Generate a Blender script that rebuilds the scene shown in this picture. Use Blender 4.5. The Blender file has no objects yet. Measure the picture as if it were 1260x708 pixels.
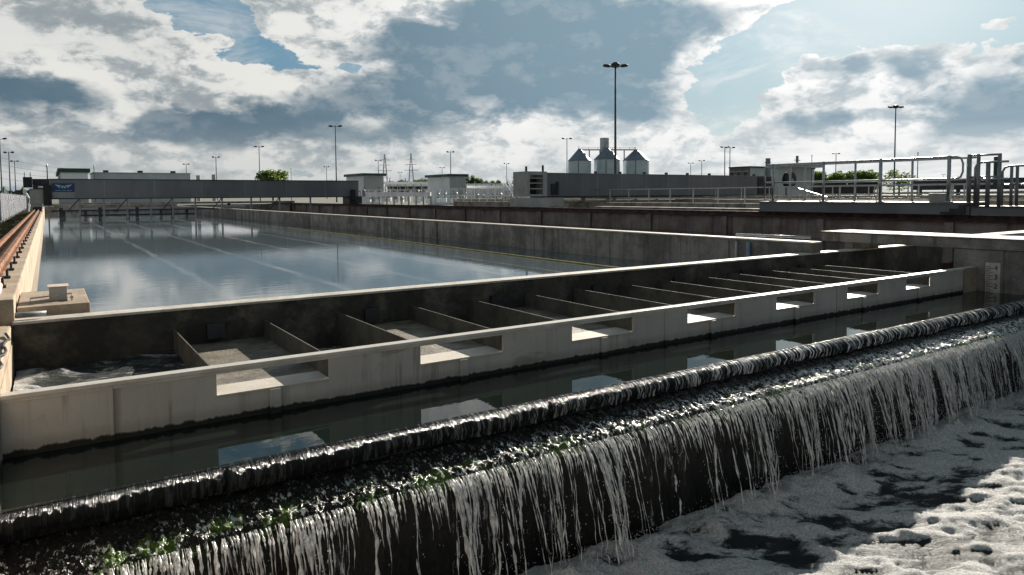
import bpy, bmesh, math, random
import numpy as np
from mathutils import Vector, Matrix, noise as mnoise
random.seed(7); rng = np.random.default_rng(11)
U = 0.7                                    # all shapes are laid out in survey units; 1 unit = 0.7 m
scn = bpy.context.scene
col = scn.collection

# ------------------------------------------------------------------ camera survey
CX, CY, F = 630., 285., 859.
def nrm(v): v = np.array(v, float); return v/np.linalg.norm(v)
_A = nrm([58-CX, CY-244, -F]); _B = nrm([1925-CX, CY-232, -F])
_Z = nrm(np.cross(_B, _A)); _Y = _A; _X = nrm(np.cross(_Y, _Z))
R = np.array([_X, _Y, _Z])
EYE = 1.5
def ray(px, py): return R @ np.array([px-CX, CY-py, -F])
def atY(px, py, Y): r = ray(px, py); p = r*(Y/r[1]); return (p[0], p[1], p[2]+EYE)
def atD(px, py, D):                         # horizontal distance D
    r = ray(px, py); p = r*(D/math.hypot(r[0], r[1])); return (p[0], p[1], p[2]+EYE)
def azel(px, py):
    r = nrm(ray(px, py)); return math.atan2(r[0], r[1]), math.asin(r[2])
SUN = nrm([2.1, 1.15, 1.0])

# ------------------------------------------------------------------ node helpers
class NT:
    def __init__(s, nt): s.nt = nt; s.nt.nodes.clear()
    def n(s, typ, **k):
        nd = s.nt.nodes.new(typ)
        for a, v in k.items():
            if a.startswith('i_'): 
                nm = a[2:]
                sock = nd.inputs[int(nm)] if nm.isdigit() else nd.inputs[nm.replace('_', ' ')]
                if hasattr(v, 'node'): s.nt.links.new(v, sock)
                else: sock.default_value = v
            else: setattr(nd, a, v)
        return nd
    def m(s, op, a, b=None, c=None, clamp=False):
        nd = s.nt.nodes.new('ShaderNodeMath'); nd.operation = op; nd.use_clamp = clamp
        for i, v in enumerate((a, b, c)):
            if v is None: continue
            if hasattr(v, 'node'): s.nt.links.new(v, nd.inputs[i])
            else: nd.inputs[i].default_value = v
        return nd.outputs[0]
    def v(s, op, a, b=None):
        nd = s.nt.nodes.new('ShaderNodeVectorMath'); nd.operation = op
        for i, x in enumerate((a, b)):
            if x is None: continue
            if hasattr(x, 'node'): s.nt.links.new(x, nd.inputs[i])
            else: nd.inputs[i].default_value = x
        return nd.outputs['Value'] if op in ('DOT_PRODUCT', 'LENGTH') else nd.outputs[0]
    def ss(s, x, lo, hi, a=0., b=1.):
        nd = s.nt.nodes.new('ShaderNodeMapRange'); nd.interpolation_type = 'SMOOTHSTEP'
        s.nt.links.new(x, nd.inputs[0])
        for i, v in zip((1, 2, 3, 4), (lo, hi, a, b)): nd.inputs[i].default_value = v
        return nd.outputs[0]
    def mix(s, f, a, b, blend='MIX'):
        nd = s.nt.nodes.new('ShaderNodeMix'); nd.data_type = 'RGBA'; nd.blend_type = blend
        for i, v in zip((0, 6, 7), (f, a, b)):
            if hasattr(v, 'node'): s.nt.links.new(v, nd.inputs[i])
            else: nd.inputs[i].default_value = v if i == 0 else (tuple(v)+(1,))[:4]
        return nd.outputs[2]
    def noise(s, vec, scale, detail=4, rough=.55, dist=0.):
        nd = s.nt.nodes.new('ShaderNodeTexNoise'); s.nt.links.new(vec, nd.inputs['Vector'])
        nd.inputs['Scale'].default_value = scale; nd.inputs['Detail'].default_value = detail
        nd.inputs['Roughness'].default_value = rough; nd.inputs['Distortion'].default_value = dist
        return nd.outputs[0]
    def link(s, a, b): s.nt.links.new(a, b)

def newmat(name):
    m = bpy.data.materials.new(name); m.use_nodes = True; t = NT(m.node_tree)
    out = t.n('ShaderNodeOutputMaterial'); b = t.n('ShaderNodeBsdfPrincipled')
    t.link(b.outputs[0], out.inputs[0]); g = t.n('ShaderNodeNewGeometry')
    return m, t, b, out, g.outputs['Position']
def smat(name, c1, c2=None, rough=.7, metal=0., sc=3., stretch=(1, 1, 1), bump=.2, bsc=25., lo=.35, hi=.65, bd=.02, c3=None, streak=False, spec=.5):
    m, t, b, out, pos = newmat(name)
    c2 = c2 or tuple(x*.7 for x in c1)
    p = t.v('MULTIPLY', pos, stretch)
    n1 = t.noise(p, sc, 8, .65)
    c = t.mix(t.ss(n1, lo, hi), c1, c2)
    if bump >= .4:
        c = t.mix(t.ss(t.noise(t.v('MULTIPLY', pos, (1, 1, 1.8)), 34, 6, .8), .50, .70, 0, .65), c, tuple(x*.35 for x in c2))
        c = t.mix(t.ss(t.noise(pos, 9, 5, .7), .55, .75, 0, .4), c, tuple(min(1, x*1.35) for x in c1))
    if c3:
        ps = t.v('MULTIPLY', pos, (3.5, 3.5, .25)) if streak else pos
        n2 = t.noise(ps, sc*.9, 6, .7)
        c = t.mix(t.ss(n2, .5, .72, 0, .85), c, c3)
    t.link(c, b.inputs['Base Color']); b.inputs['Metallic'].default_value = metal
    b.inputs['Specular IOR Level'].default_value = spec
    r = t.ss(n1, .3, .7, max(0, rough-.1), min(1, rough+.1)); t.link(r, b.inputs['Roughness'])
    if bump:
        bm_ = t.n('ShaderNodeBump', i_Strength=bump, i_Distance=bd, i_Height=t.noise(pos, bsc, 6, .7)); t.link(bm_.outputs[0], b.inputs['Normal'])
    return m
M = {}
M['conc'] = smat('weathered_concrete', (.34, .31, .275), (.15, .135, .12), .85, sc=1.6, bump=.6, bsc=30, c3=(.06, .055, .045), streak=True)
M['conc_tan'] = smat('pale_concrete', (.44, .35, .26), (.30, .23, .165), .85, sc=2.5, bump=.5, bsc=40, c3=(.22, .17, .12))
M['conc_red'] = smat('rust_stained_concrete', (.34, .27, .235), (.19, .14, .12), .9, sc=1.2, bump=.5, bsc=25, c3=(.10, .035, .025), streak=True)
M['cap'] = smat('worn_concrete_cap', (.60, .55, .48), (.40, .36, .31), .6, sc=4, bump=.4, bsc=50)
M['capgrey'] = smat('grey_worn_topping', (.30, .28, .25), (.19, .18, .16), .75, sc=4, bump=.5, bsc=50)
M['rust'] = smat('rusted_rail_steel', (.30, .13, .06), (.11, .045, .025), .75, .1, sc=3.5, bump=.5, bsc=60, c3=(.34, .21, .13))
M['fence'] = smat('fence_white', (.56, .56, .60), (.44, .44, .48), .55, sc=3, bump=.05)
M['rustdark'] = smat('dark_rusty_steel', (.10, .045, .035), (.04, .02, .018), .7, .2, sc=4, bump=.3)
M['girder'] = smat('grey_painted_girder', (.19, .193, .20), (.14, .143, .15), .5, .0, sc=.6, stretch=(1, 1, .3), bump=.05, c3=(.17, .17, .168), streak=True)
M['girder2'] = smat('pale_girder_trim', (.30, .31, .31), (.22, .23, .23), .45, .1, sc=1, bump=.05)
M['cabinet'] = smat('beige_cabinet_paint', (.42, .41, .37), (.32, .31, .28), .6, sc=2, bump=.1)
M['galv'] = smat('galvanised_steel', (.42, .43, .44), (.30, .31, .32), .35, .75, sc=9, bump=.1, bsc=80)
M['galvd'] = smat('dull_galvanised_steel', (.24, .25, .26), (.17, .18, .185), .45, .5, sc=7, bump=.1)
M['pole'] = smat('lamp_post_steel', (.07, .08, .09), (.05, .055, .06), .85, .0, sc=3, bump=0)
M['lamp'] = smat('lamp_head_dark', (.03, .035, .04), (.02, .022, .025), .4, .2, sc=3, bump=0)
M['white'] = smat('white_paint', (.78, .78, .80), (.62, .62, .66), .5, sc=3, bump=.05)
M['kiosk'] = smat('white_cladding', (.82, .84, .85), (.74, .76, .78), .5, sc=.8, bump=.05)
M['kioskgrey'] = smat('grey_cladding', (.38, .40, .40), (.32, .335, .34), .5, sc=.8, bump=.05)
M['green'] = smat('green_roof_sheet', (.02, .075, .055), (.015, .05, .04), .5, sc=1, bump=.05)
M['longb'] = smat('light_grey_cladding', (.50, .53, .54), (.42, .45, .46), .5, sc=.5, bump=.05)
M['silo'] = smat('silo_cladding', (.52, .58, .62), (.44, .50, .54), .4, .2, sc=.5, bump=.05)
M['siloroof'] = smat('silo_roof_sheet', (.17, .21, .25), (.13, .165, .20), .45, .2, sc=.6, bump=.05)
M['dark'] = smat('dark_steel', (.035, .037, .04), (.02, .021, .023), .5, .2, sc=3, bump=.1)
M['black'] = smat('black_rubber', (.012, .012, .013), (.008, .008, .009), .6, sc=3, bump=.1)
M['glass'] = smat('dark_window_glass', (.02, .025, .03), (.03, .035, .04), .1, 0, sc=1, bump=0)
M['brick'] = smat('brown_brick', (.16, .12, .10), (.11, .085, .07), .8, sc=2, bump=.2)
M['grass'] = smat('rough_grass', (.055, .065, .02), (.10, .085, .035), .95, sc=1.5, bump=1., bsc=30, bd=.06)
M['ground'] = smat('gravel_ground', (.17, .16, .145), (.09, .10, .06), .95, sc=.15, bump=.5, bsc=8, bd=.04)
M['basin'] = smat('dark_wet_concrete', (.035, .035, .03), (.018, .02, .016), .6, sc=2, bump=.4)
M['bark'] = smat('bark', (.09, .07, .05), (.05, .04, .03), .9, sc=4, bump=.3)
M['leaf'] = smat('fresh_leaves', (.085, .13, .025), (.045, .085, .015), .6, sc=.8, bump=0)
M['leafd'] = smat('dark_leaves', (.05, .075, .028), (.03, .05, .02), .6, sc=.5, bump=0)
M['hill'] = smat('wooded_bank', (.035, .05, .025), (.02, .032, .016), .95, sc=.25, bump=1., bsc=1.5, bd=.5)
M['pink'] = smat('sun_bleached_pipe', (.62, .50, .42), (.45, .35, .29), .6, sc=6, bump=.1)
M['yellow'] = smat('yellow_hose', (.34, .27, .06), (.22, .17, .05), .6, sc=4, bump=0)
M['bluesign'] = smat('blue_sign_panel', (.012, .045, .14), (.01, .035, .11), .4, sc=2, bump=0)
M['signwhite'] = smat('sign_lettering', (.42, .58, .72), (.38, .52, .66), .5, sc=2, bump=0)
M['bluepipe'] = smat('pale_blue_pipe', (.20, .27, .36), (.15, .20, .27), .5, sc=3, bump=0)
M['moss'] = smat('bright_moss', (.09, .17, .02), (.04, .09, .01), .8, sc=14, bump=0)
M['gaugewhite'] = smat('gauge_board', (.60, .54, .47), (.45, .40, .35), .6, sc=9, bump=.1)
M['gaugered'] = smat('gauge_marks', (.16, .05, .035), (.10, .035, .03), .6, sc=9, bump=0)

def leaf_mat(nm, c1, c2):
    m, t, b, out, pos = newmat(nm); n = t.noise(pos, 1.2, 4, .6); c = t.mix(t.ss(n, .35, .65), c1, c2)
    t.link(c, b.inputs['Base Color']); b.inputs['Roughness'].default_value = .5
    tl = t.n('ShaderNodeBsdfTranslucent'); t.link(c, tl.inputs[0]); ms = t.n('ShaderNodeMixShader', i_0=.55)
    t.link(b.outputs[0], ms.inputs[1]); t.link(tl.outputs[0], ms.inputs[2]); t.link(ms.outputs[0], out.inputs[0]); return m
M['leaf'] = leaf_mat('fresh_leaves', (.135, .19, .04), (.08, .125, .028))
M['leafd'] = leaf_mat('mid_green_leaves', (.12, .16, .06), (.08, .12, .045))
M['scum'] = smat('scummy_floor_plate', (.24, .20, .15), (.09, .08, .06), .55, sc=5, bump=.8, bsc=45, c3=(.045, .04, .03))
def steel_face():
    m, t, b, out, pos = newmat('channel_side_paint')
    n1 = t.noise(pos, 1.3, 6, .6); n2 = t.noise(pos, 9, 8, .7)
    c = t.mix(t.ss(n1, .35, .65), (.48, .45, .405), (.40, .375, .34))
    c = t.mix(t.ss(n2, .54, .72, 0, .45), c, (.30, .26, .20))
    st = t.noise(t.v('MULTIPLY', pos, (9, 9, .5)), 1.2, 4, .6)
    c = t.mix(t.ss(st, .52, .72, 0, .45), c, (.27, .24, .18))
    c = t.mix(t.ss(t.noise(pos, 45, 5, .8), .58, .72, 0, .3), c, (.16, .145, .115))
    dr = t.noise(t.v('MULTIPLY', pos, (22, 22, .9)), 1., 3, .6); c = t.mix(t.m('MULTIPLY', t.ss(dr, .56, .70), t.ss(t.noise(pos, 1.7, 2), .45, .6, 0, .55)), c, (.17, .12, .07))
    sm = t.noise(t.v('MULTIPLY', pos, (1.6, 1, 6)), 1., 3, .6)
    c = t.mix(t.ss(sm, .62, .72, 0, .5), c, (.17, .16, .11))
    sep = t.n('ShaderNodeSeparateXYZ', i_0=pos)
    edge = t.noise(t.v('MULTIPLY', pos, (14, 14, 4)), 1., 5, .7)
    h = t.m('MULTIPLY_ADD', edge, -.07, sep.outputs[2])
    k = t.ss(h, -.352, -.335, 1, 0)          # algae up to the usual water line
    k2 = t.ss(h, -.335, -.26, .35, 0)
    c = t.mix(k2, c, (.16, .13, .09)); c = t.mix(k, c, (.012, .013, .008))
    t.link(c, b.inputs['Base Color']); b.inputs['Roughness'].default_value = .6
    bn = t.m('MULTIPLY_ADD', k, edge, t.m('MULTIPLY', n2, .06))
    bp = t.n('ShaderNodeBump', i_Strength=.5, i_Distance=.03, i_Height=bn); t.link(bp.outputs[0], b.inputs['Normal'])
    return m
M['face'] = steel_face()
M['rim'] = smat('worn_rim_paint', (.55, .52, .47), (.42, .39, .34), .42, sc=5, bump=.2, bsc=60)
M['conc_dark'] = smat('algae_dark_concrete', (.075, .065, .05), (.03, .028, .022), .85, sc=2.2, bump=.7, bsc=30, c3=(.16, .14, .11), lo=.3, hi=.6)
M['inner'] = smat('grimy_channel_steel', (.13, .115, .088), (.06, .052, .04), .7, sc=3, bump=.4, bsc=30, c3=(.045, .038, .028))
M['plate'] = smat('bleached_floor_plate', (.58, .53, .46), (.46, .42, .36), .6, sc=4, bump=.3, bsc=60)

def water(name, base, rough, sc, strength, stretch=(1, 1, 1), dist=.02, lines=False, foamlines=()):
    m, t, b, out, pos = newmat(name)
    p = t.v('MULTIPLY', pos, stretch)
    h = t.m('ADD', t.noise(p, sc, 3, .5, .4), t.m('MULTIPLY', t.noise(p, sc*4.3, 2, .5), .25))
    bp = t.n('ShaderNodeBump', i_Strength=strength, i_Distance=dist, i_Height=h)
    t.link(bp.outputs[0], b.inputs['Normal']); b.inputs['IOR'].default_value = 2.3 if foamlines else 1.33
    b.inputs['Roughness'].default_value = rough; b.inputs['Specular IOR Level'].default_value = 1. if foamlines else .5
    c = base
    if foamlines:
        sep = t.n('ShaderNodeSeparateXYZ', i_0=pos); acc = None
        wob = t.m('MULTIPLY', t.m('SUBTRACT', t.noise(pos, .5, 2), .5), .25)
        for x, w in foamlines:
            d = t.m('ABSOLUTE', t.m('SUBTRACT', t.m('ADD', sep.outputs[0], wob), x*U))
            k = t.ss(d, w*.2, w, 1, 0); acc = k if acc is None else t.m('MAXIMUM', acc, k)
        br = t.noise(t.v('MULTIPLY', pos, (4, .5, 1)), 1.5, 5, .7)
        k = t.m('MULTIPLY', acc, t.ss(br, .3, .75, .04, .22))
        col_ = t.mix(k, base, (.55, .58, .60)); t.link(col_, b.inputs['Base Color'])
        t.link(t.m('MULTIPLY_ADD', k, .5, rough), b.inputs['Roughness'])
    else: b.inputs['Base Color'].default_value = tuple(base)+(1,)
    return m
M['water'] = water('settling_tank_water', (.085, .108, .122), .015, 1.8, .030, (1, 3.6, 1), .03, foamlines=((2.8, .11), (4.95, .13), (6.95, .13), (8.9, .12), (10.3, .08)))
M['water2'] = water('overflow_channel_water', (.006, .010, .008), .015, 3.0, .035, (1, 2, 1), .02)
M['water3'] = water('churning_channel_water', (.010, .014, .016), .08, 7.0, .8, (1, 1, 1), .06)

def foam_mat():
    m, t, b, out, pos = newmat('foaming_water')
    at = t.n('ShaderNodeAttribute', attribute_name='foam').outputs['Fac']
    vr = t.n('ShaderNodeVectorRotate', rotation_type='Z_AXIS', i_Vector=pos, i_Angle=.50).outputs[0]
    pf = t.v('MULTIPLY', vr, (.38, 1, 1))
    nA = t.noise(pf, 17, 9, .74, .6); n1 = t.noise(pos, 60, 6, .75); n3 = t.noise(pos, 130, 3, .6); n2 = t.noise(pf, 5, 4, .6)
    f = t.m('MULTIPLY_ADD', t.m('SUBTRACT', nA, .5), 2.4, at)
    f = t.m('MULTIPLY_ADD', t.m('SUBTRACT', n2, .5), .8, f)
    k = t.ss(f, .02, .62)
    c = t.mix(k, (.030, .036, .037), t.mix(t.ss(n1, .35, .65), (.42, .415, .405), (.80, .79, .77)))
    t.link(c, b.inputs['Base Color']); t.link(t.m('MULTIPLY_ADD', k, .35, .45), b.inputs['Roughness']); b.inputs['Specular IOR Level'].default_value = .22
    b.inputs['IOR'].default_value = 1.33
    h = t.m('ADD', t.m('MULTIPLY', nA, 1.4), t.m('ADD', t.m('MULTIPLY', n1, .7), t.m('MULTIPLY', n3, .4)))
    bp = t.n('ShaderNodeBump', i_Strength=1., i_Distance=.03, i_Height=h); t.link(bp.outputs[0], b.inputs['Normal'])
    return m
M['foam'] = foam_mat()
def spark_mat():                             # thin broken sheet of running water over algae
    m, t, b, out, pos = newmat('running_water_sheet')
    sp = t.n('ShaderNodeSeparateXYZ', i_0=pos)
    p = t.v('MULTIPLY', pos, (1, .5, .5))
    n1 = t.noise(p, 62, 5, .72, .5); n2 = t.noise(p, 20, 4, .65); ng = t.noise(pos, 4.5, 5, .75)
    gr = t.n('ShaderNodeAttribute', attribute_name='algae').outputs['Fac']
    g = t.m('MULTIPLY', gr, t.ss(ng, .47, .59))
    c = t.mix(g, (.010, .010, .008), (.065, .125, .012))
    side = t.ss(sp.outputs[0], 0., 7., .07, -.05)
    thr = t.m('ADD', t.m('MULTIPLY', t.m('SUBTRACT', n2, .5), -.55), side)
    w = t.ss(t.m('SUBTRACT', n1, thr), .50, .575)
    w = t.m('MULTIPLY', w, t.m('MULTIPLY_ADD', g, -.55, 1.))
    up_ = t.n('ShaderNodeAttribute', attribute_name='lip_shade').outputs['Fac']
    w = t.m('MULTIPLY', w, up_)  # speckle dimmed near the lip, its shadow put into the colour
    c = t.mix(w, c, (.88, .88, .86))  # white speckle painted in for sun glitter
    t.link(c, b.inputs['Base Color']); b.inputs['Roughness'].default_value = .17; b.inputs['IOR'].default_value = 1.33
    bp = t.n('ShaderNodeBump', i_Strength=1., i_Distance=.03, i_Height=t.m('ADD', n1, n2)); t.link(bp.outputs[0], b.inputs['Normal'])
    return m
M['spark'] = spark_mat()
def nappe_mat():                             # glassy curtain off the notched lip, white glint streaks painted along it
    m, t, b, out, pos = newmat('glassy_overflow_curtain')
    p = t.v('MULTIPLY', pos, (1, .10, .10))
    n1 = t.noise(p, 55, 5, .7, .3); n2 = t.noise(p, 100, 2, .6)
    sp = t.n('ShaderNodeSeparateXYZ', i_0=pos); side = t.ss(sp.outputs[0], .5, 7., .04, 1.)
    w = t.m('MULTIPLY', t.ss(n1, .50, .60), t.m('MULTIPLY', side, t.ss(t.noise(pos, 1.6, 3), .3, .6, .45, 1.)))
    c = t.mix(w, (.010, .012, .013), (.95, .96, .96))
    t.link(c, b.inputs['Base Color']); b.inputs['Roughness'].default_value = .12; b.inputs['IOR'].default_value = 1.16
    b.inputs['Specular IOR Level'].default_value = .5
    bp = t.n('ShaderNodeBump', i_Strength=.8, i_Distance=.03, i_Height=t.m('ADD', n1, t.m('MULTIPLY', n2, .5))); t.link(bp.outputs[0], b.inputs['Normal'])
    return m
M['nappe'] = nappe_mat()
def wall_wet():
    m, t, b, out, pos = newmat('wet_weir_wall')
    p = t.v('MULTIPLY', pos, (1, 1, .22))
    n1 = t.noise(p, 14, 6, .7); n2 = t.noise(p, 4, 4, .6)
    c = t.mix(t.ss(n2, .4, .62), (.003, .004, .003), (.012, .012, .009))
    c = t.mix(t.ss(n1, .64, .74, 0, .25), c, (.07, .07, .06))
    t.link(c, b.inputs['Base Color']); b.inputs['Roughness'].default_value = .22; b.inputs['Specular IOR Level'].default_value = .35
    bp = t.n('ShaderNodeBump', i_Strength=.9, i_Distance=.04, i_Height=n1); t.link(bp.outputs[0], b.inputs['Normal'])
    return m
M['wetwall'] = wall_wet()
def strand_mat(name, thr, tr):
    m, t, b, out, pos = newmat(name)
    n = t.noise(t.v('MULTIPLY', pos, (1, 1, .35)), 75, 4, .7)
    c = t.mix(t.ss(n, .42, .54), (.42, .425, .43), (1., 1., .99))  # bright flecks painted along the strands as sparkle
    t.link(c, b.inputs['Base Color']); b.inputs['Roughness'].default_value = .12; b.inputs['IOR'].default_value = 1.4
    b.inputs['Transmission Weight'].default_value = thr
    b.inputs['Specular IOR Level'].default_value = .8
    tl = t.n('ShaderNodeBsdfTranslucent'); tl.inputs[0].default_value = (.9, .9, .88, 1)
    ms = t.n('ShaderNodeMixShader', i_0=tr); t.link(b.outputs[0], ms.inputs[1]); t.link(tl.outputs[0], ms.inputs[2])
    t.link(ms.outputs[0], out.inputs[0])
    return m
M['strand'] = strand_mat('falling_water', .15, .38)
M['drop'] = strand_mat('water_droplets', .3, .3)

# ------------------------------------------------------------------ object helpers
def tag(o, label=None, cat=None, group=None, kind=None):
    if label: o['label'] = label
    if cat: o['category'] = cat
    if group: o['group'] = group
    if kind: o['kind'] = kind
    return o
def thing(name, label, cat, loc, group=None):
    o = bpy.data.objects.new(name, None); col.objects.link(o); o.location = loc; o.empty_display_size = .2
    return tag(o, label, cat, group)
def wloc(o):
    v = Vector(o.location)
    while o.parent: o = o.parent; v += Vector(o.location)
    return v
class MB:
    def __init__(s): s.v = []; s.f = []
    def box(s, x0, x1, y0, y1, z0, z1):
        b = len(s.v); s.v += [(x, y, z) for z in (z0, z1) for y in (y0, y1) for x in (x0, x1)]
        s.f += [tuple(b+i for i in q) for q in ((0, 2, 3, 1), (4, 5, 7, 6), (0, 1, 5, 4), (2, 6, 7, 3), (0, 4, 6, 2), (1, 3, 7, 5))]; return s
    def bar(s, p, q, w, h=None, up=(0, 0, 1)):
        h = h or w; p = Vector(p); q = Vector(q); d = (q-p).normalized(); u = Vector(up)
        if abs(d.dot(u)) > .98: u = Vector((1, 0, 0))
        a = d.cross(u).normalized()*w/2; c = a.cross(d).normalized()*h/2; b = len(s.v)
        for e in (p, q): s.v += [tuple(e+x) for x in (-a-c, a-c, a+c, -a+c)]
        s.f += [tuple(b+i for i in k) for k in ((3, 2, 1, 0), (4, 5, 6, 7), (0, 1, 5, 4), (1, 2, 6, 5), (2, 3, 7, 6), (3, 0, 4, 7))]; return s
    def tube(s, pts, r, n=8, caps=True):
        pts = [Vector(p) for p in pts]; rs = r if isinstance(r, (list, tuple)) else [r]*len(pts); b = len(s.v)
        prev = None
        for i, p in enumerate(pts):
            d = (pts[min(i+1, len(pts)-1)]-pts[max(i-1, 0)]).normalized()
            if prev is None: a = d.cross(Vector((0, 0, 1)) if abs(d.z) < .9 else Vector((1, 0, 0))).normalized()
            else: a = (prev-d*prev.dot(d)).normalized()
            prev = a; c = d.cross(a)
            for k in range(n):
                t = 2*math.pi*k/n; s.v.append(tuple(p+(a*math.cos(t)+c*math.sin(t))*rs[i]))
        for i in range(len(pts)-1):
            for k in range(n): s.f.append((b+i*n+k, b+i*n+(k+1) % n, b+(i+1)*n+(k+1) % n, b+(i+1)*n+k))
        if caps: s.f.append(tuple(b+k for k in reversed(range(n)))); s.f.append(tuple(b+(len(pts)-1)*n+k for k in range(n)))
        return s
    def lathe(s, c, prof, n=24):
        b = len(s.v)
        for r, z in prof:
            for k in range(n): t = 2*math.pi*k/n; s.v.append((c[0]+r*math.cos(t), c[1]+r*math.sin(t), c[2]+z))
        for i in range(len(prof)-1):
            for k in range(n): s.f.append((b+i*n+k, b+i*n+(k+1) % n, b+(i+1)*n+(k+1) % n, b+(i+1)*n+k))
        s.f.append(tuple(b+(len(prof)-1)*n+k for k in range(n))); s.f.append(tuple(b+k for k in reversed(range(n)))); return s
    def prism(s, poly, axis, a0, a1):
        b = len(s.v); n = len(poly)
        for a in (a0, a1):
            for p in poly: s.v.append({'x': (a, p[0], p[1]), 'y': (p[0], a, p[1]), 'z': (p[0], p[1], a)}[axis])
        for k in range(n): s.f.append((b+k, b+(k+1) % n, b+n+(k+1) % n, b+n+k))
        s.f.append(tuple(b+k for k in reversed(range(n)))); s.f.append(tuple(b+n+k for k in range(n))); return s
    def build(s, name, mat, parent=None, loc=None, bevel=0, smooth=False):
        me = bpy.data.meshes.new(name); L = wloc(parent) if parent else Vector(loc or (0, 0, 0))
        if parent: off = Vector((0, 0, 0))
        vs = [tuple(Vector(v)-L) for v in s.v]
        me.from_pydata(vs, [], s.f); me.materials.append(M[mat] if isinstance(mat, str) else mat)
        bm = bmesh.new(); bm.from_mesh(me); bmesh.ops.recalc_face_normals(bm, faces=bm.faces)
        if bevel: bmesh.ops.bevel(bm, geom=[e for e in bm.edges if len(e.link_faces) == 2 and e.calc_face_angle(0) > .5], offset=bevel, segments=2, profile=.6, affect='EDGES')
        bm.to_mesh(me); bm.free()
        if smooth:
            for p in me.polygons: p.use_smooth = True
        o = bpy.data.objects.new(name, me); col.objects.link(o)
        if parent: o.parent = parent
        else: o.location = L
        return o
def copy_tree(o, parent=None):
    c = o.copy(); col.objects.link(c)
    if parent: c.parent = parent
    for ch in [x for x in bpy.data.objects if x.parent == o]: copy_tree(ch, c)
    return c
def grid_obj(name, mat, xs, ys, fz, parent=None, attrs=None, fxy=None):
    nx, ny = len(xs), len(ys); X, Y_ = np.meshgrid(xs, ys); Zv = fz(X, Y_)
    if fxy: X, Y_ = fxy(X, Y_)
    V = np.stack([X, Y_, Zv], -1).reshape(-1, 3)
    i = np.arange(nx-1)[None, :]+np.arange(ny-1)[:, None]*nx
    Fc = np.stack([i, i+1, i+1+nx, i+nx], -1).reshape(-1, 4)
    me = bpy.data.meshes.new(name); me.from_pydata(V.tolist(), [], Fc.tolist()); me.materials.append(M[mat])
    me.polygons.foreach_set('use_smooth', [True]*len(me.polygons))
    if attrs:
        for k, a in attrs.items():
            at = me.attributes.new(k, 'FLOAT', 'POINT'); at.data.foreach_set('value', np.broadcast_to(a, (ny, nx)).astype(np.float32).ravel())
    o = bpy.data.objects.new(name, me); col.objects.link(o)
    if parent: o.parent = parent
    return o
def vnoise(X, Y, sc, seed=0, octs=3):        # numpy value noise
    out = 0; amp = 1; tot = 0
    for o in range(octs):
        x = X*sc*2**o+seed*17.3; y = Y*sc*2**o+seed*9.7
        xi = np.floor(x).astype(np.int64); yi = np.floor(y).astype(np.int64); fx = x-xi; fy = y-yi
        fx = fx*fx*(3-2*fx); fy = fy*fy*(3-2*fy)
        def h(a, b):
            n = (a*374761393+b*668265263+(seed+o)*1274126177) & 0x7fffffff
            n = ((n ^ (n >> 13))*1274126177) & 0x7fffffff
            return ((n ^ (n >> 16)) & 0xffff)/65535.
        out = out+amp*((h(xi, yi)*(1-fx)+h(xi+1, yi)*fx)*(1-fy)+(h(xi, yi+1)*(1-fx)+h(xi+1, yi+1)*fx)*fy)
        tot += amp; amp *= .5
    return out/tot

# ------------------------------------------------------------------ setting: ground and waters
ZT = -.36                                    # settling tank water
g = MB()
XL, XR, YN, YF, ZG = -1.05, 30., -8., 106., -.45
BIG = 5000
def quad(mb, x0, x1, y0, y1, z): b = len(mb.v); mb.v += [(x0, y0, z), (x1, y0, z), (x1, y1, z), (x0, y1, z)]; mb.f.append((b, b+1, b+2, b+3))
quad(g, -BIG, XL, -BIG, BIG, ZG); quad(g, XR, BIG, -BIG, BIG, .0); quad(g, XL, XR, YF, BIG, .0); quad(g, XL, XR, -BIG, YN, .0)
tag(g.build('ground', 'ground'), kind='structure')
gs = MB(); quad(gs, -3.1, XL-.01, 6, 170, ZG+.01); tag(gs.build('verge', 'grass'), kind='structure')
b_ = MB().box(XL, 27.4, YN, YF, -3.6, -3.4); tag(b_.build('tank_floor', 'basin'), kind='structure')
w = MB(); quad(w, -.33, 13.8, 9.2, 105.2, ZT); tag(w.build('settling_tank_water', 'water'), kind='structure')
w = MB(); quad(w, 14.1, 27.0, 9.0, 105.2, ZT-.01); tag(w.build('second_tank_water', 'water2'), kind='structure')
w = MB(); quad(w, -.45, 15.62, 5.395, 6.53, -.49); tag(w.build('overflow_channel_water', 'water2'), kind='structure')
# churning water inside the trough bays
def churn(x0, x1, z, seed):
    xs = np.linspace(x0, x1, 70); ys = np.linspace(6.6, 8.94, 70)
    return xs, ys, lambda X, Y: z+.14*(vnoise(X, Y, 2.6, seed, 4)-.5)
for i, (x0, x1) in enumerate([(-.33, 1.185)]+[(2.21+2*k*.985, 3.165+2*k*.985) for k in range(6)]+[(13.83, 18.5)]):
    xs, ys, fz = churn(x0, x1, -.30 if i == 0 else -.5, i+3)
    X, Y_ = np.meshgrid(xs, ys); fo = .12+.35*vnoise(X, Y_, 2.2, i+20, 3)
    if i == 0: fo = fo-.25+.95*np.exp(-((Y_-6.85-.5*np.abs(X-.2))/.18)**2)*(.4+vnoise(X, Y_, 5, 3, 3))+.6*np.exp(-((X+.3)/.14)**2)
    if i == 7: fo = fo-.15+.55*np.exp(-((Y_-7.3)/.12)**2)
    tag(grid_obj('churning_channel_water', 'foam', xs, ys, fz, attrs={'foam': fo}), kind='structure')

# ------------------------------------------------------------------ retaining walls
def wall_thing(name, label, cat, loc, parts):
    t = thing(name, label, cat, loc)
    for nm, mat, mb, bev in parts: mb.build(nm, mat, t, bevel=bev)
    return t
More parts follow.
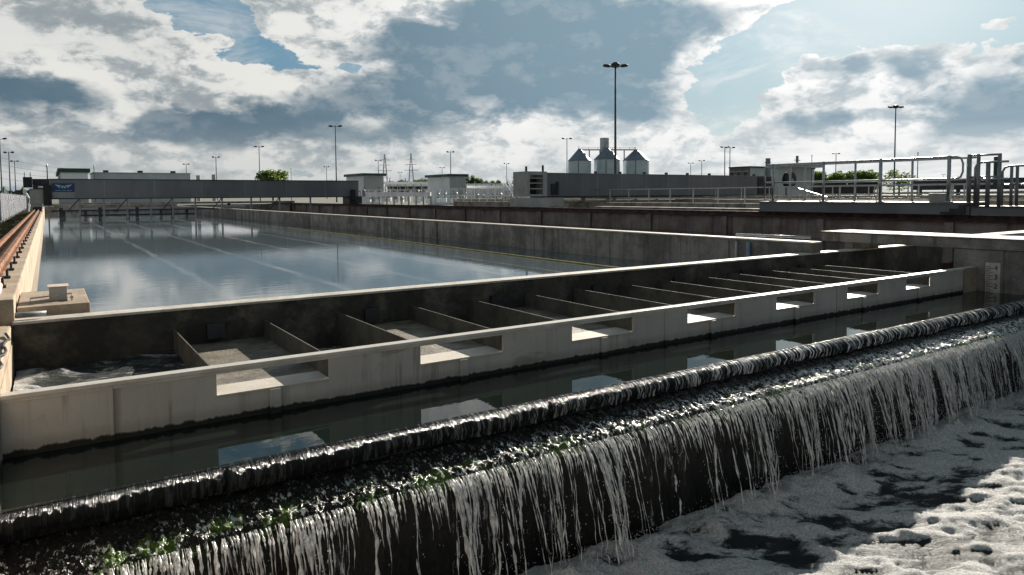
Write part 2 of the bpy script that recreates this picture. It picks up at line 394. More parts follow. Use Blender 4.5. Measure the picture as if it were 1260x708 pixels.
# left tank wall
t = wall_thing('tank_wall', 'sunlit tan concrete tank wall at far left carrying two rusty rails', 'wall', (-.6, 9, -3.4), [
    ('wall', 'conc_tan', MB().box(-1.04, -.33, 9.0, 105.2, -3.4, .44), .015),
    ('wall_end', 'conc_tan', MB().box(-1.04, -.36, -6, 8.998, -3.4, .17), .02)])
r = MB()
for xc in (-.86, -.60):
    rl = MB(); rl.box(xc-.06, xc+.06, 9.2, 103, .445, .465); rl.box(xc-.013, xc+.013, 9.2, 103, .465, .55); rl.box(xc-.035, xc+.035, 9.2, 103, .55, .59)
    o = rl.build('crane_rail', 'rust', loc=(xc, 9.2, .445), bevel=.004)
    tag(o, 'rusty rail on the left tank wall, the one nearer the '+('white fence' if xc < -.7 else 'water'), 'rail', 'rusty rails of the scraper bridge')
clip = None
for k in range(30):                          # rail clips with bolts
    y = 10.2+k*1.15*(1+k*.02)
    if clip is None:
        c = thing('rail_clip', 'small dark bolted rail clips in a row beside the inner rusty rail', 'clip', (-.49, y, .445), 'rail clips along the left tank wall')
        MB().box(-.53, -.44, y-.05, y+.05, .443, .475).build('plate', 'dark', c)
        MB().tube([(-.475, y, .47), (-.475, y, .56)], .016, 8).build('bolt', 'dark', c); clip = c
    else: c = copy_tree(clip); c.location = (-.49, y, .445)
# middle wall between tanks
t = wall_thing('dividing_wall', 'long rough grey concrete wall with pale coping between the two tanks', 'wall', (13.9, 9, -3.4), [
    ('wall', 'conc', MB().box(13.8, 14.1, 8.97, 105.2, -3.4, .40), .01),
    ('coping', 'cap', MB().box(13.77, 14.13, 8.97, 105.2, .402, .44), .008)])
for y in (11.2, 26.5, 44.): MB().box(13.765, 13.798, y, y+.35, -3.0, .36).build('pilaster', 'conc', t, bevel=.01)
MB().tube([(13.74, 10.6, -.6), (13.74, 10.6, .36)], .05, 10).build('drain_pipe', 'bluepipe', t, smooth=True)
MB().tube([(13.74, 10.95, -.6), (13.74, 10.95, .36)], .03, 10).build('drain_pipe', 'cabinet', t, smooth=True)
# second tank far wall
W2 = 27.
t = wall_thing('tank_wall', 'rust streaked brown concrete wall beyond the second tank, bearing a dark rail', 'wall', (W2, 9, -3.4), [
    ('wall', 'conc_red', MB().box(W2, W2+.9, -6, 105.2, -3.4, .44), .01),
    ('ledge', 'rustdark', MB().box(W2-.12, W2+.92, -6, 105.2, .442, .50), 0)])
bz = MB()
for k in range(20): bz.box(W2-.14, W2-.11, -3+k*5.0, -2.7+k*5., -.8, .42)
bz.build('stain_rib', 'conc_red', t)
rl = MB(); rl.box(W2+.1, W2+.3, -5.9, 104, .502, .53); rl.box(W2+.18, W2+.22, -5.9, 104, .53, .62); rl.box(W2+.14, W2+.26, -5.9, 104, .62, .68)
tag(rl.build('crane_rail', 'rustdark', loc=(W2+.2, 9, .5)), 'dark rusty rail along the top of the brown stained wall', 'rail', 'rusty rails of the scraper bridge')
# pale kerb slab beyond
tag(MB().box(W2+1.0, W2+1.8, 14, 33, .0, .78).build('kerb_slab', 'conc', loc=(W2+1.4, 22, 0), bevel=.02), 'pale concrete slab kerb behind the brown wall under the right grey bridge', 'kerb')
tag(MB().box(-1.04, 27.9, 105.202, 105.8, -3.4, .46).build('end_wall', 'conc', loc=(13, 105.5, -3.4)), 'dark concrete end wall closing the tanks far beyond the left bridge', 'wall')
# trough back wall, cap
XT0, XT1 = -.35, 15.6
t = wall_thing('weir_wall', 'dark concrete wall with sunlit coping between the tank water and the steel channel', 'wall', (7, 9.05, -3.4), [
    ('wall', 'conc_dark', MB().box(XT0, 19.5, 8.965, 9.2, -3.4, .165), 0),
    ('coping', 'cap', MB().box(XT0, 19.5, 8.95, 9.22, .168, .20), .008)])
# ------------------------------------------------------------------ steel overflow channel (trough)
tr = thing('overflow_channel', 'long pale steel channel with seven square notches in its side, above the weir', 'channel', (7.6, 6.52, -.9))
NX = [(1.19+i*1.975, 2.20+i*1.945+.03*(i > 2)) for i in range(7)]
NX = [(1.19, 2.21), (3.18, 4.21), (5.19, 6.20), (7.19, 8.20), (9.13, 10.12), (11.02, 12.0), (12.9, 13.8)]
fy0, fy1 = 6.52, 6.55
fw = MB(); px_ = XT0
fw.box(XT0, XT1, fy0, fy1, -1.2, -.262)
for a, b in NX+[(XT1, None)]:
    fw.box(px_, a, fy0, fy1, -.262, -.035); px_ = b
fw.build('side_plate', 'face', tr)
MB().box(XT0, XT1, fy0-.022, fy1+.07, -.035, .0).build('rim', 'rim', tr, bevel=.006)
MB().box(XT0, XT1, fy0-.008, fy1+.01, -.062, -.037).build('rim_lip', 'rim', tr)
for a, b in NX:
    for x in (a-.012, b): 
        MB().prism([(6.56, -.04), (8.96, -.04), (8.96, -.9), (6.56, -.9)], 'x', x, x+.012).build('divider', 'inner', tr)
    MB().box(a+.002, b-.002, fy0-.012, 6.86, -.262, -.25).build('notch_sill', 'plate', tr)
    MB().box(a+.002, b-.002, 6.863, 8.96, -.264, -.252).build('floor_plate', 'scum', tr)
    MB().box(a+.35, a+.55, 8.9, 8.955, -.2, -.02).build('bracket', 'dark', tr)
    c_ = (a+b)/2-.03
    MB().box(c_-.03, c_+.07, fy0-.035, fy0-.002, -1.2, -.265).build('stiffener', 'face', tr, bevel=.004)
for x in (.36, 6.75, 10.7, 14.6):
    MB().box(x, x+.035, fy0-.014, fy0-.001, -1.2, -.04).build('joint_strip', 'face', tr, bevel=.003)
MB().box(15.06, 15.6, fy0-.03, fy0-.002, -1.2, -.005).build('end_plate', 'conc_tan', tr, bevel=.005)
MB().box(XT0-.03, XT0, 6.5, 8.95, -1.2, .0).build('end_plate', 'conc_tan', tr, bevel=.005)
MB().box(XT0, 19.4, 6.56, 8.96, -1.25, -1.2).build('channel_floor', 'inner', tr)

# concrete pier with gauge, slab walkway over it
pr = wall_thing('side_wall', 'stained concrete side wall at right edge carrying the slab and the level gauge', 'wall', (16.2, 2, -3.4), [
    ('wall', 'conc', MB().box(15.62, 16.9, -6, 6.95, -3.4, .345), .012),
    ('pilaster', 'conc', MB().box(15.575, 15.618, 6.03, 6.27, -3.4, .34), .006)])
tag(MB().box(15.58, 16.75, 3.0, 9.9, .352, .56).build('slab', 'conc', loc=(16.2, 7, .352), bevel=.012), 'grey concrete walkway slab bridging the right end of the steel channel', 'slab')
tag(MB().box(15.56, 16.77, 2.98, 9.92, .563, .585).build('slab_topping', 'capgrey', loc=(16.2, 7, .563), bevel=.005), 'thin sunlit pale topping lying on the walkway slab', 'slab')
tag(MB().box(15.9, 16.5, 9.0, 9.5, -3.4, .35).build('support_block', 'conc', loc=(16.2, 9.2, -3.4), bevel=.01), 'dark concrete block holding up the far end of the walkway slab', 'block')
tag(MB().box(16.8, 26.8, 6.85, 7.3, .50, .56).build('slab', 'capgrey', loc=(21, 7, .5), bevel=.006), 'second pale slab running off behind the walkway slab at right edge', 'slab')
tag(MB().tube([(14.05, 9.2, .52), (14.05, 11.2, .50)], .03, 10).build('handle_bar', 'galv', loc=(14.05, 10, .5), smooth=True), 'short galvanised bar lying along the coping left of the walkway slab', 'bar')
gy = 6.20
gg = thing('level_gauge', 'weathered level gauge board with red ticks and numbers on the side wall', 'gauge', (15.57, gy, -.6))
MB().box(15.555, 15.573, gy-.13, gy+.13, -.66, .10).build('board', 'gaugewhite', gg, bevel=.003)
tk = MB()
for k in range(18):
    z = -.60+k*.036; tk.box(15.550, 15.5535, gy+.115-(.12 if k % 2 == 0 else .075), gy+.115, z, z+.011)
tk.build('ticks', 'gaugered', gg)
for k, (ch, z) in enumerate((('4', -.05), ('3', -.23), ('2', -.41), ('1', -.59))):
    cu = bpy.data.curves.new('digit', 'FONT'); cu.body = ch; cu.size = .15; cu.extrude = .002
    to = bpy.data.objects.new('digit_tmp', cu); col.objects.link(to); bpy.context.view_layer.update()
    me = bpy.data.meshes.new_from_object(to.evaluated_get(bpy.context.evaluated_depsgraph_get())); bpy.data.objects.remove(to)
    me.transform(Matrix.Translation(Vector((15.550, gy-.02, z))-Vector(gg.location)) @ Matrix.Rotation(-math.pi/2, 4, 'Z') @ Matrix.Rotation(math.pi/2, 4, 'X')); me.materials.clear(); me.materials.append(M['gaugered'])
    o = bpy.data.objects.new('digit', me); col.objects.link(o); o.parent = gg

# block with small box in the tank corner
vb = thing('valve_plinth', 'pale concrete plinth in the near left corner of the tank', 'plinth', (0, 10, -.5))
MB().box(-.32, .37, 9.34, 10.85, .17, .30).build('slab', 'conc_tan', vb, bevel=.012)
MB().box(-.2, .25, 9.5, 10.7, -3.4, .168).build('column', 'conc', vb)
bx_ = thing('valve_box', 'small brown steel box with thin guard bar standing on the pale plinth', 'box', (.05, 9.8, .30))
MB().box(-.02, .16, 9.68, 9.95, .302, .46).build('body', 'cabinet', bx_, bevel=.008)
MB().box(-.035, .175, 9.665, 9.965, .462, .472).build('lid', 'pink', bx_, bevel=.003)
MB().tube([(-.20, 9.62, .303), (-.20, 9.62, .36), (.20, 9.62, .385), (.20, 9.62, .303)], .009, 6).build('guard_bar', 'galv', bx_)
MB().tube([(.2, 9.62, .34), (.2, 9.75, .34)], .02, 8).build('hinge', 'galv', bx_)
# pipe on wall
tag(MB().tube([(-.50, 8.7, .20), (-.50, 9.0, .26), (-.51, 9.3, .40), (-.52, 10.5, .50)], .045, 12).build('pipe', 'pink', loc=(-.5, 8, .2), smooth=True), 'sun-bleached pipe running over the left tank wall beside the plinth', 'pipe')
tag(MB().tube([(-.55, 9.1, .25), (-.05, 9.1, .25)], .03, 10).build('pipe', 'galvd', loc=(-.3, 9.1, .25), smooth=True), 'short grey pipe poking out between the left wall and the plinth', 'pipe')
cb = [(-.36+.02*math.sin(k*1.3), 6.6+k*.13, .185+.01*math.sin(k*2.1)) for k in range(14)]
tag(MB().tube(cb, .012, 6).build('cable', 'black', loc=(-.36, 7, .18), smooth=True), 'thin black cable trailing along the wall end beside the channel', 'cable')
# floating yellow hose
yh = [(11.9-.12*math.sin(k*.35)*.4-.0*k, 9.6+k*1.4, ZT+.012) for k in range(24)]
tag(MB().tube(yh, .03, 6).build('floating_hose', 'yellow', loc=(11.9, 10, ZT), smooth=True), 'thin yellow hose floating on the tank water beside the grey dividing wall', 'hose')

# ------------------------------------------------------------------ weir
YL, ZL = 5.4, -.49
wr = thing('weir', 'dark wet overflow weir with steel lip, sloping apron and drop wall in the foreground', 'weir', (8, 4.9, -3.4))
XW0, XW1 = -1.4, 15.62
MB().box(XW0, XW1, 5.385, 5.405, -.9, -.505).build('lip_plate', 'dark', wr)
wb = MB(); wb.prism([(6.5, -3.4), (6.5, -1.0), (5.40, -.70), (4.99, -.80), (4.93, -.86), (4.93, -3.4)], 'x', XW0, XW1)
wb.build('drop_wall', 'wetwall', wr)
MB().box(-1.04, -.37, 4.0, 6.45, -3.3, -.1).build('side_wall', 'conc', wr)

# curtain over the lip
GAPS = [1.02, 3.98, 8.4, 12.2]
xs = np.arange(-.36, 15.62, .0075); us = np.linspace(0, 1, 22)
def gapf(X):
    g_ = 0
    for gp in GAPS: g_ = np.maximum(g_, np.exp(-((X-gp)/.02)**2)*.7)
    return g_
def nap(X, Uu):
    th = Uu
    fl = (vnoise(X+th*.03, th*.25, 24., 3, 2)-.5)*.022+(vnoise(X, th*.3, 2.5, 5, 2)-.5)*.035
    a_ = th*2.45; rr_ = .100*(1+.25*(vnoise(X, X*0, 1.3, 15, 2)-.5))
    y = YL+.035-rr_*np.sin(np.minimum(a_, 1.57))-rr_*.35*np.minimum(th*2, 1)+np.where(a_ > 1.57, .03*(a_-1.57), 0)+fl*np.clip(th*1.8, 0, 1)+gapf(X)*.07*th
    z = ZL+.003-rr_*(1-np.cos(a_))*.98+fl*.4*th*th-.012*gapf(X)*th
    return y, z
X, Uu = np.meshgrid(xs, us); ny_, nz_ = nap(X, Uu)
o = grid_obj('weir_curtain', 'nappe', xs, us, lambda a, b: nz_, fxy=lambda a, b: (a, ny_))
tag(o, 'glassy rolled curtain of water spilling over the straight weir lip', 'water curtain', kind='structure')
# apron sheet
xs = np.arange(-1.2, 15.62, .0085); us = np.linspace(0, 1, 80)
X, Uu = np.meshgrid(xs, us)
yy = 5.395-.47*Uu
zz = np.where(Uu < .86, -.695-.095*Uu/.86, -.79-.10*((Uu-.86)/.14)**2)
amp = .008+.013*np.clip(Uu*2, 0, 1)
d = (vnoise(X, yy*.8, 26, 8, 4)-.5)*amp*3.2+(vnoise(X, yy*.5, 5, 9, 2)-.5)*amp*1.2
zz = zz+.012+d; yy = yy-np.clip(Uu-.86, 0, 1)*(.2+.8*(vnoise(X, X*0, 4, 12, 2)-.5))*.5
o = grid_obj('apron_water', 'spark', xs, us, lambda a, b: zz, fxy=lambda a, b: (a, yy), attrs={'algae': np.clip((Uu-.52)/.25, 0, 1), 'lip_shade': np.clip((Uu-.30)/.22, .12, 1)})
tag(o, kind='structure', label='thin rough sheet of sunlit water running over the weir apron', cat='water')

# falling strands
ZF = -1.87
V = []; Fc = []
def ribbon(pts, rs, n=4):
    b = len(V); k = len(pts)
    for i, (p, r_) in enumerate(zip(pts, rs)):
        for j in range(n):
            a = 2*math.pi*j/n+.4; V.append((p[0]+r_*math.cos(a), p[1]+r_*.6*math.sin(a), p[2]))
    for i in range(k-1):
        for j in range(n): Fc.append((b+i*n+j, b+i*n+(j+1) % n, b+(i+1)*n+(j+1) % n, b+(i+1)*n+j))
def fall(x0, o_, t, ph, wig):
    z = -.80-(abs(ZF)-.80+.05)*t
    y = 4.93-.02-o_*(t**.5)-.01*math.sin(9*t+ph)
    x = x0+wig*(math.sin(3.1*t+ph)+.5*math.sin(8.3*t+ph*2.3)+(.25+.3*t)*math.sin(23*t+ph*5)+.3*t*math.sin(47*t+ph*3))*t**.5
    return (x, y, z)
drops = []
dens_x = np.arange(-1.2, 20.5, .01)
dens = vnoise(dens_x, dens_x*0, 1.6, 31, 3)
xc = -1.2
while xc < 15.5:
    dn = float(np.interp(xc, dens_x, dens)); right = min(1, max(0, (xc-5)/5))
    wv_ = random.uniform(.05, .26); act = random.random() < (.50+.9*(dn-.45)+.35*right)
    nst = int((random.uniform(2, 11) if act else random.uniform(0, 3))*wv_/.14*(1+.35*right)); cen = random.uniform(-.3, .3)*wv_
    conv = random.uniform(.35, .95); o_c = random.uniform(.20, .42); phc = random.uniform(0, 6.3); wgc = random.uniform(.01, .035); lean = random.uniform(-.05, .05)
    for q_ in range(nst):
        s0 = random.uniform(-.5, .5)*wv_; big = random.random() < .25
        ph = phc+random.gauss(0, .7); wig = wgc*random.uniform(.4, 1.4); o_ = max(.04, o_c+random.gauss(0, .03))
        L = 1. if random.random() < .4 else random.uniform(.15, 1.); t0 = 0 if random.random() < .7 else random.uniform(.03, .55)
        if L-t0 < .12: continue
        ns = 30; pts = []; rs = []; r0 = random.uniform(.0040, .0080)*(2.3 if big else .85)
        for i in range(ns):
            t = t0+(L-t0)*i/(ns-1); xx = xc+cen+(s0-cen)*(1-conv*t**.8)+lean*t
            pts.append(fall(xx, o_, t, ph, wig))
            bead = mnoise.noise(Vector((ph*7, t*9, q_*3.1)))+.5*mnoise.noise(Vector((ph*3, t*26, q_)))
            taper = (1-.45*t)*min(1, (i+.5)/2.5)*min(1, (ns-1-i+.05)/4.)
            rs.append(max(.0005, r0*taper*(.85+2.2*bead)))
        ribbon(pts, rs)
        for q in range(7 if not big else 16):
            t = random.uniform(.15, 1.); xx = xc+cen+(s0-cen)*(1-conv*t**.8)+lean*t
            p = fall(xx, o_*random.uniform(.8, 1.6), t, ph+random.uniform(-.6, .6), wig*2)
            drops.append((p[0]+random.gauss(0, .025), p[1]+random.gauss(0, .02), p[2], random.uniform(.002, .0060)))
    xc += wv_*random.uniform(.55, 1.1)*(1-.2*right)
for k in range(1900):
    x0 = random.uniform(-1.2, 15.5); 
    if random.random() > .45+.9*(float(np.interp(x0, dens_x, dens))-.4)+.4*min(1, max(0, (x0-4)/5)): continue
    L = random.uniform(.06, .34)*random.uniform(.5, 1.2); o_ = random.uniform(.22, .46); ph = random.uniform(0, 6.3); ns = 9; pts = []; rs = []; r0 = random.uniform(.004, .009)
    for i in range(ns):
        t = L*i/(ns-1); pts.append(fall(x0, o_, t, ph, .03)); rs.append(max(.0006, r0*min(1, (i+.6)/1.5)*min(1, (ns-1-i+.05)/4.)*(1+.8*math.sin(i*2.2+ph))))
    ribbon(pts, rs)
me = bpy.data.meshes.new('falling_water'); me.from_pydata(V, [], Fc); me.materials.append(M['strand'])
me.polygons.foreach_set('use_smooth', [True]*len(me.polygons))
o = bpy.data.objects.new('falling_water', me); col.objects.link(o); tag(o, 'countless thin white strands of water falling down the weir wall', 'waterfall', kind='stuff')
# thin veils clinging to the wall
V2 = []; F2 = []
x = -1.2
while x < 15.4:
    wv = random.uniform(.05, .22)
    dn = float(np.interp(x, dens_x, dens))
    if random.random() < .22+.8*(dn-.3):
        nu, nv = 9, 22; b = len(V2); ph = random.uniform(0, 6); o_ = random.uniform(.08, .2); Lv = random.uniform(.5, 1)
        for i in range(nv):
            t = Lv*i/(nv-1)
            for j in range(nu):
                s_ = j/(nu-1)-.5; p = fall(x+s_*wv*(1-.55*t), o_, t, ph, .015)
                q = mnoise.noise(Vector((p[0]*22, p[2]*2.2, ph)))
                V2.append((p[0], p[1]+.02*q, p[2]))
        for i in range(nv-1):
            for j in range(nu-1):
                if i > 3 and mnoise.noise(Vector((x*9+j*.9, i*.23, ph))) > .12: continue
                F2.append((b+i*nu+j, b+i*nu+j+1, b+(i+1)*nu+j+1, b+(i+1)*nu+j))
    x += wv*.9
m, t_, b__, out_, pos_ = newmat('thin_water_veil')
nn = t_.noise(t_.v('MULTIPLY', pos_, (1, 1, .1)), 40, 5, .7)
k_ = t_.ss(nn, .48, .66)
t_.link(t_.mix(k_, (.006, .007, .006), (.50, .50, .49)), b__.inputs['Base Color']); b__.inputs['Roughness'].default_value = .12
b__.inputs['Alpha'].default_value = 1
t_.link(t_.m('MULTIPLY_ADD', k_, .70, .05), b__.inputs['Alpha'])
bpv = t_.n('ShaderNodeBump', i_Strength=.9, i_Distance=.02, i_Height=nn); t_.link(bpv.outputs[0], b__.inputs['Normal'])
M['veil'] = m
me = bpy.data.meshes.new('water_veil'); me.from_pydata(V2, [], F2); me.materials.append(m)
me.polygons.foreach_set('use_smooth', [True]*len(me.polygons))
o = bpy.data.objects.new('water_veil', me); col.objects.link(o); tag(o, 'torn translucent veils of water hanging down the weir wall between the strands', 'waterfall', kind='stuff')

# basin foam
xs = np.arange(.5, 15.6, .028); ys = np.arange(.9, 4.95, .026)
X, Y_ = np.meshgrid(xs, ys)
ca, sa = math.cos(.50), math.sin(.50)
Xr = X*ca-Y_*sa; Yr = X*sa+Y_*ca
rid = vnoise(Xr*.42, Yr, 2.6, 41, 4); rid2 = vnoise(Xr*.5, Yr, 7., 43, 3); lump = vnoise(X, Y_, 3.2, 45, 3); lump2 = vnoise(X, Y_, 13, 46, 3)
near = np.exp(-((4.62-Y_)/.30)**2)
HZ = ZF-.02+(rid-.5)*.12+(rid2-.5)*.05+near*(.05+.22*lump**1.6)+(lump2-.5)*(.016+.05*near)
fine = vnoise(Xr*.30, Yr, 9., 61, 4); fine2 = vnoise(Xr*.5+lump*.3, Yr, 4.2, 63, 4)
fm = .50+(rid-.5)*1.0+(fine-.5)*2.4+(fine2-.5)*1.8+.55*near*(lump*1.5)+(.22*np.clip((3.5-Y_)/.8, 0, 1))
fm = fm-.2*np.clip(vnoise(Xr*.6, Yr, 1.5, 51, 3)-.56, 0, 1)*5*np.clip(1-near*1.3, 0, 1)
HZ = HZ+(fine-.5)*.055+(fine2-.5)*.13+(vnoise(Xr*.35, Yr, 16., 71, 3)-.5)*.022
o = grid_obj('foaming_basin_water', 'foam', xs, ys, lambda a, b: HZ, attrs={'foam': fm}); tag(o, kind='structure', label='white foaming water in the basin below the falls', cat='water')
w = MB(); quad(w, -1.04, 15.62, -7.9, 4.93, ZF-.30); tag(w.build('basin_water', 'water3'), kind='structure')
# spray droplets
for k in range(9000):
    x0 = random.uniform(2, 15.4); dn = float(np.interp(x0, dens_x, dens))
    h = abs(random.gauss(0, 1)); 
    if random.random() > .3+dn: continue
    drops.append((x0, 4.62+random.gauss(0, .10)-.1*h*.5, ZF+.06+.11*h, random.uniform(.0018, .0055)))
V3 = []; F3 = []
for (x, y, z, r_) in drops:
    b = len(V3); V3 += [(x+r_, y, z), (x-r_, y, z), (x, y+r_, z), (x, y-r_, z), (x, y, z+r_*1.4), (x, y, z-r_*1.4)]
    F3 += [(b, b+2, b+4), (b+2, b+1, b+4), (b+1, b+3, b+4), (b+3, b, b+4), (b+2, b, b+5), (b+1, b+2, b+5), (b+3, b+1, b+5), (b, b+3, b+5)]
me = bpy.data.meshes.new('water_droplets'); me.from_pydata(V3, [], F3); me.materials.append(M['drop']); me.polygons.foreach_set('use_smooth', [True]*len(me.polygons))
o = bpy.data.objects.new('water_droplets', me); col.objects.link(o); tag(o, 'spray of tiny droplets around the foot of the falls', 'spray', kind='stuff')
# moss tufts along crest
V4 = []; F4 = []
for k in range(9000):
    x = random.uniform(-1, 15.); c = mnoise.noise(Vector((x*1.8, 3, 0)))+.5*mnoise.noise(Vector((x*7, 9, 0)))
    if c < .28+random.gauss(0, .10): continue
    y = 4.93-abs(random.gauss(0, .02))+random.gauss(0, .03); z = -.80+random.uniform(-.05, .025); s_ = random.uniform(.006, .016); a = random.uniform(0, 6.3)
    b = len(V4); V4 += [(x+s_*math.cos(a), y+s_*math.sin(a), z), (x-s_*math.cos(a), y-s_*math.sin(a), z), (x+random.gauss(0, .006), y-random.uniform(.0, .02), z-random.uniform(-.01, .035))]; F4.append((b, b+1, b+2))
me = bpy.data.meshes.new('moss'); me.from_pydata(V4, [], F4); me.materials.append(M['moss'])
o = bpy.data.objects.new('moss', me); col.objects.link(o); tag(o, 'bright green moss along the wet crest of the falls', 'moss', kind='stuff')
# ------------------------------------------------------------------ helpers for far structures
def atX(px, py, X): r = ray(px, py); p = r*(X/r[0]); return (p[0], p[1], p[2]+EYE)
def railing(label, pts, h, npost, mat='galv', r=.035, mids=(.5,), group=None, name='railing', toe=False):
    pts = [Vector(p) for p in pts]; L = sum((pts[i+1]-pts[i]).length for i in range(len(pts)-1))
    t = thing(name, label, 'railing', pts[0], group)
    def at(s):
        s *= L
        for i in range(len(pts)-1):
            l = (pts[i+1]-pts[i]).length
            if s <= l+1e-6: return pts[i].lerp(pts[i+1], s/l)
            s -= l
        return pts[-1]
    for k in range(npost):
        p = at(k/(npost-1)); MB().tube([p, p+Vector((0, 0, h))], r*1.15, 6).build('post', mat, t)
    for q in (1.,)+tuple(mids): MB().tube([p+Vector((0, 0, h*q)) for p in pts], r, 6).build('rail', mat, t)
    if toe: MB().bar(pts[0]+Vector((0, 0, .08)), pts[-1]+Vector((0, 0, .08)), .02, .15).build('toe_board', mat, t)
    return t
# ------------------------------------------------------------------ left scraper bridge (Y = 70)
YB = 70.
xa, _, zt = atY(61, 220, YB); xb, _, _ = atY(441, 222, YB); zb = 1.47; zt = 3.12
lb = thing('scraper_bridge', 'long dark grey scraper bridge with blue sign spanning the left tank', 'bridge', (13, YB, .5))
MB().box(xa, xb, YB, YB+.12, zb, zt-.06).build('side_girder', 'girder', lb)
MB().box(xa, xb, YB+1.5, YB+1.62, zb, zt-.06).build('side_girder', 'girder', lb)
MB().box(xa-.05, xb+.05, YB-.05, YB+1.65, zt-.058, zt).build('top_flange', 'dark', lb)
MB().box(xa, xb, YB-.06, YB+1.6, zb-.08, zb-.002).build('bottom_flange', 'dark', lb)
for k in range(1, 7): MB().box(xa+k*3.9, xa+k*3.9+.05, YB-.015, YB-.001, zb, zt-.06).build('panel_seam', 'girder2', lb)
for k, px in enumerate((98, 128, 157, 186, 213, 241, 274, 310, 345, 383)):
    x = atY(px, 250, YB)[0]
    MB().box(x-.07, x+.07, YB+.2, YB+.34, -.32 if k < 6 else .2, zb-.082).build('scraper_arm', 'girder2', lb)
    if k % 2 == 0: MB().bar((x-.9, YB+.4, .3), (x-.05, YB+.3, zb-.1), .08).build('brace', 'dark', lb)
x0 = atY(98, 250, YB)[0]; x1 = atY(241, 250, YB)[0]
MB().box(x0-2, x1+2, YB+.22, YB+.32, .35, .47).build('scraper_beam', 'dark', lb)
MB().box(x0, x1, YB+.35, YB+.45, -.1, .05).build('scraper_blade', 'dark', lb)
# carriages
MB().box(-1.2, xa-.02, YB-.1, YB+1.7, 1.0, 2.3).build('carriage', 'cabinet', lb, bevel=.03)
MB().box(-1.55, xa-.01, YB+.1, YB+1.6, 2.62, zt-.02).build('top_frame', 'dark', lb)
MB().box(-.25, xa+.1, YB-.4, YB-.1, .9, 2.6).build('cable_duct', 'black', lb, bevel=.05)
MB().box(-.95, xa-.1, YB-.25, YB+1.6, 2.25, 2.6).build('drive_housing', 'dark', lb, bevel=.05)
MB().box(-.6, -.0, YB-.32, YB-.12, 2.35, 2.5).build('lamp_unit', 'white', lb, bevel=.02)
MB().box(-1.15, -.35, YB-.12, YB+2.2, .62, .99).build('end_truck', 'cabinet', lb, bevel=.03)
a = atY(28, 218, YB-.5); b = atY(40, 231, YB-.5)
MB().box(a[0], b[0], YB-.6, YB+.3, b[2], a[2]).build('control_box', 'black', lb, bevel=.03)
for dx in (.1, .5): MB().tube([(a[0]+dx, YB, a[2]), (a[0]+dx, YB, a[2]+.4)], .03, 6).build('antenna', 'dark', lb)
for y in (YB, YB+1.9): MB().tube([(-1.0, y, .62), (-.4, y, .62)], .2, 14).build('wheel', 'dark', lb)
MB().box(xb-1.1, xb+.3, YB-.2, YB+1.8, .7, 1.5).build('end_truck', 'dark', lb, bevel=.04)
MB().box(xb-.95, xb-.4, YB-.32, YB-.1, 1.0, 2.2).build('drive_housing', 'black', lb, bevel=.12)
for y in (YB, YB+1.6): MB().tube([(xb-.5, y, .85), (xb-.1, y, .85)], .18, 12).build('wheel', 'dark', lb)
# sign with winged W and lettering line
sa_ = atY(64, 225.8, YB-.03); sb_ = atY(92, 236.2, YB-.03)
sg = thing('sign', 'blue sign with white winged emblem fixed on the long left bridge', 'sign', (sa_[0], YB-.03, sb_[2]))
MB().box(sa_[0], sb_[0], YB-.05, YB-.016, sb_[2], sa_[2]).build('panel', 'bluesign', sg)
sw, sh = sb_[0]-sa_[0], sa_[2]-sb_[2]
def spt(u, v): return (sa_[0]+u*sw, YB-.06, sb_[2]+v*sh)
em = MB()
for p, q in (((.38, .78), (.44, .42)), ((.44, .42), (.50, .72)), ((.50, .72), (.56, .42)), ((.56, .42), (.62, .78))): em.bar(spt(*p), spt(*q), .07, .02, up=(0, 1, 0))
for sgn in (-1, 1):
    for j in range(4):
        em.bar(spt(.5+sgn*(.14+.02*j), .74-.1*j), spt(.5+sgn*(.38-.065*j), .82-.10*j), .055, .02, up=(0, 1, 0))
em.build('emblem', 'signwhite', sg)
lt = MB()
for k in range(19):
    if k in (7, 12): continue
    u = .14+k*.038; lt.bar(spt(u, .16), spt(u+.022, .16), .05, .02, up=(0, 1, 0))
lt.build('lettering', 'signwhite', sg)
MB().box(sa_[0], sb_[0], YB-.03, YB-.003, zb+.05, sb_[2]-.02).build('lower_panel', 'girder2', sg)

# things seen under and behind the left bridge
for (x0, x1, y, z0, z1, m_, lab) in ((.5, 11, 78, .55, .85, 'conc', 'low grey beam crossing the tank behind the left bridge, nearer one'), (.8, 19, 84, .2, .5, 'girder2', 'pale beam crossing the tank further behind the left bridge'),
        (3, 27, 92, .7, .95, 'conc', 'farthest concrete beam seen beneath the left bridge')):
    t = thing('cross_beam', lab, 'beam', (x0, y, z0), 'beams crossing the far end of the tank')
    MB().box(x0, x1, y, y+.6, z0, z1).build('beam', m_, t, bevel=.02)
    for k in range(4): x = x0+.4+(x1-x0-1)*k/3; MB().box(x, x+.3, y+.1, y+.5, -3.3, z0-.003).build('leg', 'dark', t)

